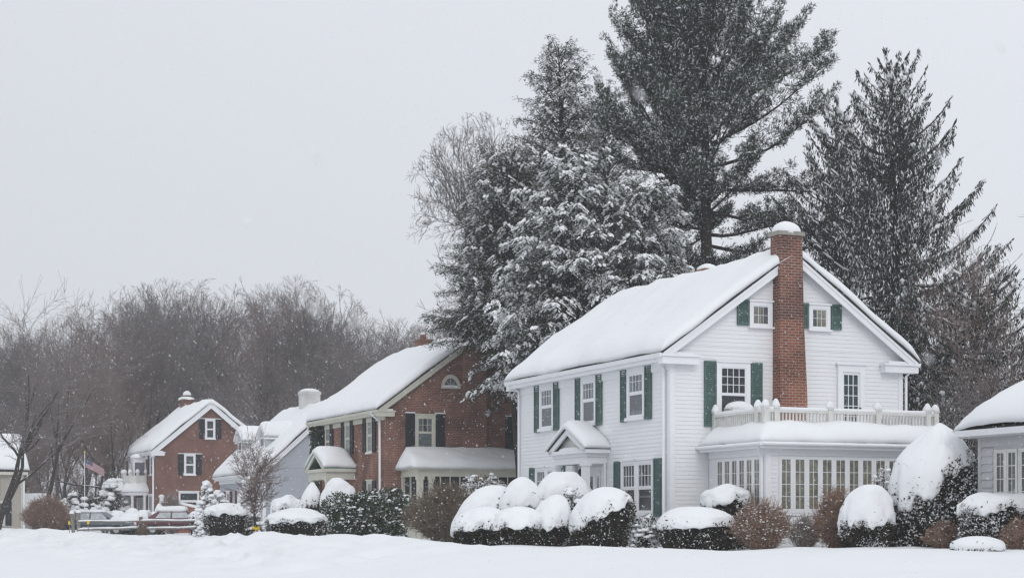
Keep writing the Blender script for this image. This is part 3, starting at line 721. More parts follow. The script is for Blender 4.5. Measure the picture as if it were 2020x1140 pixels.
    po = m.build('side_porch', CREAM, R)
    for x in (px0 + .12, 1.35, 6.2, 7.55): q = MB(); q.box(x - .12, x + .12, py, py + .22, .551, tz - .001); q.box(x - .16, x + .16, py - .03, py + .25, tz - .15, tz - .002); q.build('post', CREAM, po)
    q = MB(); q.box(px0, px0 + .2, -.25, -.004, .551, tz - .001); q.build('post', CREAM, po)
    q = MB(); q.box(px0 + .1, px1 - .1, py + .12, py + .14, .551, tz); q.box(px0 + .1, px0 + .12, py + .2, -.01, .551, tz); q.build('screen', DARKIN, po)
    q = MB()
    for i in range(1, 12): x = 1.35 + i * .45; q.box(x - .025, x + .025, py + .08, py + .115, .551, tz)
    q.box(1.5, 6.1, py + .07, py + .11, 1.2, 1.28); q.box(px0 + .04, px0 + .095, -1.1, -1.02, .551, tz); q.box(px0 + .05, px0 + .096, py + .2, -.25, 1.2, 1.26); q.build('frame', CREAM, po)
    def hf(X, Y):
        d = np.minimum(np.minimum((X - (px0 - .3)) * 5, (px1 + .3) - X), Y - (py - .3)); return 3.1 + .34 * np.clip(d, 0, 3) 
    m = MB()
    e = [(px0 - .27, py - .27), (px1 + .27, py - .27), (px1 + .27, 0), (px0 - .27, 0)]; zt = 3.1 + .42 * 2.45
    m.face([(e[0][0], e[0][1], 3.09), (e[1][0], e[1][1], 3.09), (px1 - 1.6, 0, 3.88), (px0 + .1, 0, 3.88)]); m.face([(e[0][0], e[0][1], 3.09), (px0 + .1, 0, 3.88), (e[3][0], 0, 3.09)]); m.face([(e[1][0], e[1][1], 3.09), (e[2][0], 0, 3.09), (px1 - 1.6, 0, 3.95)])
    m.build('porch_roof', SHING, po)
    hf2 = lambda X, Y: np.minimum(hf(X, Y), 4.0)
    snow_sheet('snow', po, px0 - .3, px1 + .3, py - .3, -.0, hf2, .23, .3, 44, 16, .05, 55, fr=1.1, over=.0, wob=.02)
    # front portico
    p = 1.5; yl, yr = 7.3, 4.15; yc = (yl + yr) / 2; ez, pk = 3.22, 4.02
    m = MB()
    for ye in (yl, yr): m.extr_x([(ye, ez), (yc, pk), (yc, pk + .05), (ye, ez + .05)], -p - .05, 0)
    roof = m.build('portico', mat('copper_green', (.16, .3, .25), .7), R)
    t = MB()
    for ye in (yl, yr): t.extr_x([(ye, ez - .005), (yc, pk - .005), (yc, pk - .2), (ye + (.2 if ye < yc else -.2), ez - .12)], -p - .03, -p + .04)
    t.box(-p, -.001, yr, yl, ez - .15, ez - .006); t.box(-p + .1, -p + .3, yr + .15, yl - .15, ez - .5, ez - .151); t.box(-p + .3, -.002, yr + .15, yr + .3, ez - .5, ez - .151); t.box(-p + .3, -.002, yl - .3, yl - .15, ez - .5, ez - .151); t.build('pediment', CREAM, roof)
    for yy in (yr + .35, yl - .35): q = MB(); q.lathe([(.16, 0), (.16, .15), (.13, .18), (.115, ez - .62), (.15, ez - .58), (.16, ez - .501)], -p + .22, yy, 14); q.build('column', CREAM, roof, True)
    hf3 = lambda X, Y: pk + .06 - (pk - ez) / ((yl - yr) / 2) * smabs(Y - yc, .3)
    snow_sheet('snow', roof, -p - .06, .0, yr - .03, yl + .03, hf3, .3, .32, 12, 16, .04, 61, wob=.02, fr=1.0)
    q = MB(); q.box(-.06, 0, yc - .55, yc + .55, .1, 2.5); q.build('door', CREAM, R)
brick_house()

# ================================================================== GREY HOUSE WITH DORMERS
GH = House('grey_house', 'grey clapboard house with two snow covered dormers and white chimney', 'house', 520, 97)
def grey_house():
    H = GH; R = H.root; W, L, EZ, RZ = 8.1, 10.1, 3.75, 7.4; Fr, Ga = ('F', 0.), ('G', 0.)
    m = MB(); m.box(0, W, 0, L, -.4, EZ); m.extr_y([(0, EZ), (W, EZ), (W / 2, RZ)], 0, L)
    clap(m, Fr, .1, L - .1, .05, EZ, .16); clap(m, Ga, .1, W - .1, .05, EZ, .16); gable_wall_clap(m, Ga, .02, W - .02, EZ, RZ, .16)
    m.build('wall', GREY, R)
    t = MB(); t.box(-.035, .12, -.04, 0, 0, EZ); t.box(-.04, 0, 0, .12, 0, EZ); t.build('corner_board', TRIM, R)
    gable_roof(H, 0, W, 0, L, EZ, RZ, .3, .2, .32, TRIM, 25, returns=False, boards=.34)
    for yc in (3.35, 8.45):
        w = .72; x0, x1, ez, pk = .85, 2.6, 5.55, 6.2
        m = MB(); m.box(x0, x1, yc - w, yc + w, 4.2, ez); m.extr_x([(yc - w, ez), (yc + w, ez), (yc, pk)], x0, x1 + .6)
        clap(m, ('G', yc - w), x0, x1, 4.6, ez, .16)
        d = m.build('dormer', WING, R)
        t = MB()
        for ye, s in ((yc - w - .15, 1), (yc + w + .15, -1)): t.extr_x([(ye, ez - .1), (yc, pk + .04), (yc, pk + .1), (ye, ez - .02)], x0 - .15, x1 + .7)
        t.box(x0 - .05, x0 - .001, yc - .45, yc - .36, 4.5, 5.6); t.box(x0 - .05, x0 - .001, yc + .36, yc + .45, 4.5, 5.6); t.box(x0 - .05, x0 - .001, yc - .36, yc + .36, 5.5, 5.6); t.box(x0 - .05, x0 - .001, yc - .36, yc + .36, 5.02, 5.08)
        t.build('dormer_trim', TRIM, d)
        g = MB(); g.face([(x0 - .02, yc - .36, 4.5), (x0 - .02, yc + .36, 4.5), (x0 - .02, yc + .36, 5.5), (x0 - .02, yc - .36, 5.5)]); g.build('pane', mat('dormer_glass', (.15, .16, .18), .1), d)
        hf = lambda X, Y, yc=yc: pk + .08 - .78 * smabs(Y - yc, .25)
        snow_sheet('snow', d, x0 - .18, x1 + 1.2, yc - w - .18, yc + w + .18, hf, .34, .3, 12, 14, .05, int(yc * 10), fr=.9)
    c = MB(); c.box(3.5, 4.6, 4.6, 5.3, 6.2, 8.35); c.box(3.46, 4.64, 4.56, 5.34, 8.2, 8.36)
    ch = c.build('chimney', brick('painted_brick', (.70, .70, .69), (.62, .62, .61), (.66, .66, .65), .215, .075, .25), R)
    s = MB(); s.blob((4.05, 4.95, 8.36), (.6, .4, .2), 14, 5, seed=12); s.build('snow', SNOW, ch, True)
    for yc in (7.9, 5.2):
        window(H, Fr, yc - .45, yc + .45, 1.3, 2.6, 2, (1, 1), TRIM, .08, 'grey', None)
        shutter(H, Fr, yc + .49, yc + .9, 1.3, 2.6, MAROON); shutter(H, Fr, yc - .9, yc - .49, 1.3, 2.6, MAROON)
    window(H, Ga, 3.1, 4.0, .9, 2.3, 2, (1, 1), TRIM, .08, 'grey', None)
grey_house()

# ================================================================== FAR BRICK HOUSE
FH = House('far_brick_house', 'far red brick gabled house with white round porch and bay window', 'house', 306, 122)
def far_house():
    H = FH; R = H.root; W, L, EZ, RZ = 7.7, 9.0, 5.95, 9.15; Fr, Ga = ('F', 0.), ('G', 0.)
    m = MB(); m.box(0, W, 0, L, -.4, EZ); m.extr_y([(0, EZ), (W, EZ), (W / 2, RZ)], 0, L); m.build('wall', BRICK3, R)
    gable_roof(H, 0, W, 0, L, EZ, RZ, .3, .28, .35, TRIM, 35, boards=.42, ret=.6)
    downspout(H, [(-.3, .2, 5.6), (-.1, .15, 5.3), (-.1, .15, 0)], TRIM, .07)
    downspout(H, [(-.3, L - .2, 5.6), (-.1, L - .15, 5.3), (-.1, L - .15, 2.9)], TRIM, .06)
    for (a, b, c, d) in ((3.47, 4.19, 6.62, 8.0), (2.0, 2.8, 4.1, 5.55)):
        window(H, Ga, a, b, c, d, 1, (1, 1), TRIM, .1, 'grey', None, base=0, snow=True)
        shutter(H, Ga, a - .42, a - .03, c, d, BLACKS, True); shutter(H, Ga, b + .03, b + .42, c, d, BLACKS, True)
    window(H, Ga, 1.62, 3.05, 2.25, 2.95, 1, (0, 1), TRIM, .08, 'dark', None, base=0, snow=True)
    for yc in (1.3,):
        window(H, Fr, yc - .4, yc + .4, 4.1, 5.5, 2, (1, 1), TRIM, .1, 'grey', None, base=0)
        shutter(H, Fr, yc - .9, yc - .45, 4.1, 5.5, BLACKS); shutter(H, Fr, yc + .45, yc + .9, 4.1, 5.5, BLACKS)
    window(H, Fr, .5, 2.2, .5, 2.75, 4, (0, 1), TRIM, .08, 'grey', None, base=0)
    c = MB(); c.box(3.5, 4.3, 7.2, 8.3, 7.5, 9.75); c.box(3.43, 4.37, 7.13, 8.37, 9.75, 9.85); c.lathe([(.2, 9.85), (.2, 10.2)], 3.9, 7.6, 8); ch = c.build('chimney', BRICK3, R)
    s = MB(); s.blob((3.9, 7.75, 9.85), (.6, .65, .25), 12, 4, seed=2); s.blob((3.9, 7.6, 10.2), (.3, .3, .3), 8, 4); s.build('snow', SNOW, ch, True)
    # bay window on the first floor
    def poly(r, yc, n=8): return [(-r * cos(a) if 1 else 0, yc + r * sin(a)) for a in np.linspace(-pi / 2, pi / 2, n)]
    yc = 4.3
    b = MB(); P = [(0, yc - 1.0), (-.75, yc - .6), (-.75, yc + .6), (0, yc + 1.0)]
    for z0, z1 in ((3.3, 4.0), (5.05, 5.4)):
        for (a, c) in zip(P[:-1], P[1:]): b.face([(*a, z0), (*c, z0), (*c, z1), (*a, z1)])
    b.face([(*p, 5.4) for p in P]); b.face([(*p, 3.3) for p in P])
    for p in P: b.box(p[0] - .06, p[0] + .06, p[1] - .07, p[1] + .07, 4.0, 5.05)
    b.box(-.78, -.72, yc - .04, yc + .04, 4, 5.05)
    bb = b.build('bay_window', TRIM, R)
    g = MB()
    for (a, c) in zip(P[:-1], P[1:]): g.face([(a[0] + .02, a[1], 4), (c[0] + .02, c[1], 4), (c[0] + .02, c[1], 5.05), (a[0] + .02, a[1], 5.05)])
    g.build('pane', mat('bay_glass', (.12, .13, .15), .1), bb)
    s = MB(); s.blob((-.3, yc, 5.4), (.6, 1.0, .3), 14, 5, seed=7); s.build('snow', SNOW, bb, True)
    # porch with columns, bell roof and balustrade
    m = MB(); yc = 4.6; r = 2.3
    ring = lambda rr, z: [(-rr * sin(t) * .85 - .0, yc - rr * cos(t), z) for t in np.linspace(0, pi, 15)]
    A = ring(r, 2.72); B = ring(r, 2.95)
    for i in range(14): m.face([A[i], A[i + 1], B[i + 1], B[i]])
    m.face(A)
    po = m.build('round_porch', TRIM, R)
    for t in np.linspace(.12, pi - .12, 7):
        q = MB(); q.lathe([(.15, 0), (.12, .2), (.10, 2.5), (.15, 2.72)], -(r - .2) * sin(t) * .85, yc - (r - .2) * cos(t), 10); q.build('column', TRIM, po, True)
    s = MB()
    rr = [ring(x, z) for x, z in ((r - .05, 2.9), (r + .15, 2.98), (r + .1, 3.12), (r - .3, 3.35), (r - .8, 3.62), (r - 1.1, 3.8), (r - 1.2, 3.85), (.1, 3.9))]
    for a, b_ in zip(rr[:-1], rr[1:]):
        for i in range(14): s.face([a[i], a[i + 1], b_[i + 1], b_[i]])
    s.build('snow', SNOW, po, True)
    q = MB(); k = ring(r - .75, 3.5)
    for i in range(0, 15, 2): x, y, z = k[i]; q.box(x - .09, x + .09, y - .09, y + .09, 3.5, 4.35)
    for a, b_ in zip(k[:-1], k[1:]): q.face([a, b_, (b_[0], b_[1], 4.12), (a[0], a[1], 4.12)])
    bl = q.build('balustrade', OLDWHITE, po)
    q = MB()
    for i in range(0, 15, 2): x, y, z = k[i]; q.blob((x, y, 4.35), (.16, .16, .22), 8, 4, seed=i)
    q.build('post_snow', SNOW, po, True)
    q = MB()
    for a in (yc - 1.4, yc - .5, yc + .4, yc + 1.2): q.box(-.04, 0, a, a + .6, .6, 2.6)
    q.build('door', TRIM, R)
    # rear wing
    m = MB(); m.box(W, W + 3.5, 3, 8.5, -.3, 4.9); m.build('rear_wing', BRICK3, R)
    hf = lambda X, Y: 7.1 - .62 * (X - W)
    snow_sheet('wing_snow', R, W - .3, W + 3.9, 2.7, 8.8, hf, .35, .35, 16, 16, .06, 71)
    # little wall lantern box
    t = on_house(H, 'wall_lamp', 'small white lamp box with snow on brick gable wall', 'wall lamp', .42, -.12, 2.15)
    q = MB(); q.box(-.14, .14, -.12, .12, 0, .38); q.box(-.17, .17, -.15, .15, .38, .43); q.build('lamp_case', TRIM, t)
    q = MB(); q.blob((0, 0, .43), (.2, .17, .16), 10, 4); q.build('snow', SNOW, t, True)
far_house()

def entry_stoop():
    t = on_house(FH, 'stair_wall', 'low red brick wall capped with snow beside far brick house', 'wall', 2.9, -1.0, .3)
    m = MB(); m.extr_y([(-1.5, -.5), (1.8, -.5), (1.8, 1.35), (0.2, 1.35), (-1.5, 1.75)], -.15, .15); m.build('brickwork', brick('red_brick', (.27, .07, .045), (.21, .06, .04), (.3, .2, .16), .215, .075, .2), t)
    m = MB(); m.tube([(-1.5, 0, 1.8), (-.6, 0, 1.62), (.2, 0, 1.42), (1.8, 0, 1.42)], .14, 8); m.build('snow', SNOW, t, True)
entry_stoop()

# ================================================================== RIGHT NEIGHBOUR, GARAGE, FAR LEFT HOUSE
def right_house():
    c = WH; ex, ey = PX(1933, 43.3), 43.3
    H = House('neighbour_house', 'weathered grey sided house wing with thick rounded roof snow', 'house', 1933, 43.3); R = H.root
    Fr = ('F', 0.); L = 9.0; EZ = 2.72         # local y<0 : the wing runs towards the camera
    m = MB(); m.box(0, 6.2, -L, 0, -.4, EZ); clap(m, Fr, -L, -.08, .0, .95, .19, dep=.035); clap(m, Fr, -.52, -.08, .95, 2.5, .19, dep=.035); clap(m, Fr, -L, -.08, 2.5, EZ, .22, dep=.035)
    clap(m, ('F', 0.0), -L, -5.2, .95, 2.5, .19)
    m.extr_y([(0, EZ), (6.2, EZ), (3.1, EZ + 1.45)], -L, 0); m.build('wall', WING, R)
    t = MB(); t.box(-.035, .08, 0, .035, 0, EZ); t.box(-.035, 0, -.08, 0, 0, EZ); t.box(-.38, 0, -L, .3, EZ - .0, EZ + .03); t.box(-.4, -.36, -L, .32, EZ + .031, EZ + .2); t.build('roof_trim', WING, R)
    g = MB(); g.extr_y([(-.405, EZ + .03), (-.47, EZ + .04), (-.54, EZ + .18), (-.405, EZ + .18)], -L, .34); g.build('gutter', TRIM, R)
    m = MB(); m.extr_y([(-.36, EZ + .2), (3.1, EZ + 1.70), (3.1, EZ + 1.74), (-.36, EZ + .24)], -L, .3); m.extr_y([(6.5, EZ + .2), (3.1, EZ + 1.70), (3.1, EZ + 1.74), (6.5, EZ + .24)], -L, .3); rf = m.build('roof', SHING, R)
    hf = lambda X, Y: EZ + 1.80 - .43 * smabs(X - 3.1, .5) - .12 * np.clip(1 - (.35 - Y) / .9, 0, 1) ** 2
    snow_sheet('snow', rf, -.5, 6.6, -L, .36, hf, .42, .62, 24, 30, .06, 91, fr=.7)
    z0, z1 = .98, 2.42
    a = -.55
    for i in range(5):
        for j in (0, 1):
            u1 = a - .02 - (i * 2 + j) * .43 - i * .06
            window(H, Fr, u1 - .4299, u1, z0, z1, 2, (0, 4), OLDWHITE, .035, 'dark', (GREYIN, [(.05, .5, 0, 1)]), sash=.05, sill=False, head=False, mt=.02, base=.0)
    # upper storey eave corner, far higher
    ux = 4.7
    m = MB(); m.box(ux, ux + 6, -9.0, -.35, EZ + .6, 6.3); m.build('upper_wall', WING, R)
    t = MB(); t.box(ux - .42, ux + 6, -9.0, .0, 6.3, 6.42); t.box(ux - .46, ux - .42, -9, .04, 6.28, 6.5); t.box(ux - .4, ux - .05, -.55, -.35, 6.0, 6.299); t.build('upper_trim', TRIM, R)
    hf = lambda X, Y: 6.45 + .62 * (X - ux + .4) - .0 * Y
    snow_sheet('upper_snow', R, ux - .5, ux + 6, -9, .1, hf, .3, .35, 16, 16, .04, 93)
right_house()

def garage():
    X, D = PX(1850, 66), 66
    H = House('white_garage', 'plain white garage with snowy roof behind the sunroom', 'garage', 1815, 66); R = H.root
    m = MB(); m.box(0, 6, 0, 6, -.3, 3.6); clap(m, ('G', 0.), 0, 6, 0, 3.6, .16); m.build('wall', SIDING, R)
    t = MB(); t.box(-.3, 6.3, -.32, -.02, 3.61, 3.75); t.build('roof_trim', TRIM, R)
    hf = lambda X, Y: 3.76 + .28 * np.clip(Y + .3, 0, 3.3)
    m = MB(); m.box(-.25, 6.25, -.018, 6.2, 3.601, 3.74); rf = m.build('roof', SHING, R)
    snow_sheet('snow', rf, -.32, 6.3, -.34, 6.3, hf, .28, .3, 14, 14, .03, 97)
garage()

def left_house():
    H = House('beige_house', 'beige clapboard house with snowy roof at edge of woodland', 'house', 45, 118); R = H.root
    Fr, Ga = ('F', 0.), ('G', 0.)
    # roof slope faces the camera: ridge runs parallel to the picture
    m = MB(); m.box(-9, 0, 0, 7, -.3, 4.1); clap(m, ('G', 0.), -9, -.1, .0, 4.1, .17); m.build('wall', BEIGE, R)
    t = MB(); t.box(-.12, .04, -.04, 0, 0, 4.1); t.box(-9.2, .3, -.35, -.3, 3.95, 4.15); t.box(-9.2, .3, -.3, 0, 4.12, 4.15); t.build('roof_trim', CREAM, R)
    m = MB(); m.extr_x([(-.35, 4.2), (3.5, 6.6), (3.5, 6.65), (-.35, 4.25)], -9.2, .3); m.extr_x([(7.35, 4.2), (3.5, 6.6), (3.5, 6.65), (7.35, 4.25)], -9.2, .3); m.extr_x([(0, 4.1), (7, 4.1), (3.5, 6.5)], -9, 0); rf = m.build('roof', SHING, R)
    hf = lambda X, Y: 6.68 - .62 * smabs(Y - 3.5, .3)
    snow_sheet('snow', rf, -9.3, .36, -.4, 7.4, hf, .35, .35, 24, 20, .05, 99)
    for (u0, z0, z1) in ((-1.9, 2.4, 3.7), (-1.15, .6, 2.2)):
        f = ('G', 0.)
        window(H, f, u0 - .9, u0, z0, z1, 2, (2, 2), CREAM, .08, 'grey', None); shutter(H, f, u0 + .03, u0 + .42, z0, z1, BLACKS); shutter(H, f, u0 - 1.32, u0 - .93, z0, z1, BLACKS)
    # low wing
    m = MB(); m.box(.02, 2.3, 1.5, 5.5, -.3, 1.45); m.build('low_wing', WING, R)
    hf = lambda X, Y: 1.5 + .5 * np.clip(Y - 1.2, 0, 2.0)
    snow_sheet('wing_snow', R, .06, 2.45, 1.2, 5.6, hf, .3, .3, 14, 14, .05, 101)
    downspout(H, [(.3, -.33, 3.9), (.06, -.1, 3.6), (.06, -.1, 0)], TRIM, .06)
left_house()

# ================================================================== VEGETATION TOOLKIT
def unit(v): return v / np.maximum(np.linalg.norm(v, axis=-1, keepdims=True), 1e-9)

def kites(name, P, Dr, Nn, Ln, Wd, mats, parent, mi=None):
    """many leaf shaped faces: base P, direction Dr, face normal Nn, length, width"""
    Dr = unit(Dr); S = unit(np.cross(Dr, Nn)); L = Ln[:, None]; W = Wd[:, None]
    V = np.stack([P, P + Dr * L * .5 + S * W * .5, P + Dr * L, P + Dr * L * .5 - S * W * .5], 1).reshape(-1, 3)
    F_ = np.arange(len(V)).reshape(-1, 4)
    return npmesh(name, V, F_, mats, parent, False, mi)

def segtubes(name, segs, mats, parent=None, mi=None):
    """segs: list of arrays (n,8) p0 p1 r0 r1, with sides"""
    Vs, Fs, base = [], [], 0
    for S, n in segs:
        if not len(S): continue
        S = np.asarray(S, float); p0, p1, r0, r1 = S[:, :3], S[:, 3:6], S[:, 6], S[:, 7]
        d = unit(p1 - p0); a = np.where(np.abs(d[:, 2:3]) > .9, np.array([[1., 0, 0]]), np.array([[0, 0, 1.]])); u = unit(np.cross(d, a)); w = np.cross(d, u)
        an = np.arange(n) * 2 * pi / n
        ring = u[:, None] * np.cos(an)[None, :, None] + w[:, None] * np.sin(an)[None, :, None]
        A = p0[:, None] + ring * r0[:, None, None]; B = p1[:, None] + ring * r1[:, None, None]
        V = np.concatenate([A, B], 1).reshape(-1, 3); m = len(S)
        k = np.arange(n); f = np.stack([k, (k + 1) % n, (k + 1) % n + n, k + n], -1)
        F_ = (f[None] + (np.arange(m) * 2 * n)[:, None, None]).reshape(-1, 4) + base
        Vs.append(V); Fs.append(F_); base += len(V)
    return npmesh(name, np.concatenate(Vs), np.concatenate(Fs), mats, parent, False)

_bv, _bf = None, None
def blobs(name, C, R, parent, m=SNOWT, seed=0, az=None, tilt=None):
    """many small lumps of snow: centres C, radii R (n,3), turned by az about z"""
    global _bv, _bf
    if _bv is None:
        n, k = 7, 5; v = [(0, 0, 1)]
        for j in range(1, k):
            th = pi * .62 * j / (k - 1)
            for i in range(n): a = 2 * pi * i / n; v.append((sin(th) * cos(a), sin(th) * sin(a), cos(th)))
        f = []
        for i in range(n): f.append((0, 1 + i, 1 + (i + 1) % n, 1 + (i + 1) % n))
        f = [(0, 1 + i, 1 + (i + 1) % n) for i in range(n)]
        for j in range(k - 2):
            for i in range(n):
                a, b = 1 + j * n + i, 1 + j * n + (i + 1) % n; c, d = a + n, b + n
                f += [(a, c, d), (a, d, b)]
        f += [(1 + (k - 2) * n + i, 1 + (k - 2) * n, 1 + (k - 2) * n + (i + 1) % n) for i in range(1, n - 1)]
        _bv, _bf = np.array(v), np.array(f)
    rg = np.random.RandomState(seed); N = len(C); az = rg.rand(N) * 2 * pi if az is None else az
    V = _bv[None] * (1 + rg.uniform(-.22, .22, (N, len(_bv), 1))) * R[:, None]
    if tilt is not None: V[:, :, 2] += V[:, :, 0] * tilt[:, None]
    c, s = np.cos(az)[:, None], np.sin(az)[:, None]
    V = np.stack([V[..., 0] * c - V[..., 1] * s, V[..., 0] * s + V[..., 1] * c, V[..., 2]], -1) + C[:, None]
    F_ = (_bf[None] + (np.arange(N) * len(_bv))[:, None, None]).reshape(-1, 3)
    return npmesh(name, V.reshape(-1, 3), F_, m, parent, True)

# ------------------------------------------------------------------ bare trees
def skeleton(seed, H, fork=.35, nl=5, spread=.55, r0=.22, depth=5, dens=1.0, lean=(0, 0), limbs=(), up=.25, jit=.12):
    rg = random.Random(seed); thick, thin = [], []
    def vec(d, ang, az):
        d = d.normalized(); u = d.orthogonal().normalized(); w = d.cross(u)
        return (d * cos(ang) + (u * cos(az) + w * sin(az)) * sin(ang)).normalized()
    def grow(p, d, L, r, lev):
        n = 5 if lev < 2 else (4 if lev < 4 else 3); st = L / n; p = Vector(p); d = Vector(d)
        last = lev >= depth
        for i in range(n):
            d = (d + Vector((rg.gauss(0, jit), rg.gauss(0, jit), rg.gauss(0, jit * .7) + up * .12 * (1 if 0 < lev < 3 else 0)))).normalized()
            q = p + d * st; f = 1 - .5 / n * 1.0
            ra, rb = r * (1 - .55 * i / n), r * (1 - .55 * (i + 1) / n)
            (thick if ra > .035 else thin).append((*p, *q, ra, rb))
            if not last and (i >= 1 or lev > 0):
                k = 1 if rg.random() < (.85 * dens) else 0
                if lev >= 2 and rg.random() < .55 * dens: k += 1
                if lev == 0: k = 0 if i < n * fork * 1.2 else (2 if rg.random() < .7 else 1)
                for _ in range(k):
                    c = vec(d, rg.uniform(.45, .95) * (spread / .55), rg.uniform(0, 2 * pi))
                    if lev <= 1: c = (c + Vector((0, 0, .25))).normalized()
                    grow(q, c, L * (rg.uniform(.42, .66) if lev < 2 else rg.uniform(.32, .52)) * (1 if lev else .8), rb * rg.uniform(.5, .68), lev + 1)
            p = q
        if lev == 0:
            for k in range(nl):
                c = vec(d, rg.uniform(.25, .7) * (spread / .55), 2 * pi * k / nl + rg.uniform(-.4, .4)); c = (c + Vector((0, 0, .35))).normalized()
                grow(p, c, H * rg.uniform(.34, .48), r * .33, 1)
        elif not last:
            for _ in range(2): grow(p, vec(d, rg.uniform(.15, .45), rg.uniform(0, 2 * pi)), L * rg.uniform(.5, .7), r * .35, lev + 1)
    grow((0, 0, -.3), (lean[0], lean[1], 1), H * .5, r0, 0)
    for (p, d, L, r, lev) in limbs: grow(p, d, L, r, lev)
    return thick, thin

def bare_tree(name, label, cat, loc, seed, H, mat_twig=None, group=None, tw=1.0, xy=1.0, env=None, **kw):
    th, tn = skeleton(seed, H, **kw)
    t = thing(name, label, cat, loc, 0, group)
    tn = np.array(tn); th = np.array(th); k = H / np.percentile(tn[:, 5], 97.5 if env else 99.6); tn[:, :6] *= k; th[:, :6] *= k
    for q in (0, 1, 3, 4): tn[:, q] *= xy; th[:, q] *= xy
    if env:
        def inside(S):
            r2 = (S[:, 3] ** 2 + S[:, 4] ** 2) / env ** 2; w = 1 + .16 * vn(S[:, 3] * .5, S[:, 4] * .5, S[:, 5] * .5, seed)
            return (r2 + np.clip((S[:, 5] - .58 * H) / (.43 * H), 0, 9) ** 2 < w)
        tn = tn[inside(tn)]; th = th[inside(th) | (th[:, 5] < .5 * H)]
    tn[:, 6:8] = np.maximum(tn[:, 6:8], .006) * tw
    a = segtubes('trunk', [(th, 6)], BARKS, t); b = segtubes('crown', [(tn, 3)], mat_twig or TWIG, t)
    KIDS[t.name] = [a, b]; return t

# ------------------------------------------------------------------ conifers
def trunk_mesh(t, H, r0, seed, lean=0.0, top=.02, off=(0, 0)):
    rg = random.Random(seed); n = 14; pts = []; p = Vector((off[0], off[1], -.4)); 
    for i in range(n + 1):
        f = i / n; pts.append((off[0] + lean * f * H + .12 * sin(f * 5 + seed), off[1] + .12 * cos(f * 4 + seed), -.4 + f * (H + .4)))
    m = MB(); m.tube(pts, [r0 * (1 - f / n) ** .8 + top for f in range(n + 1)], 10); return pts

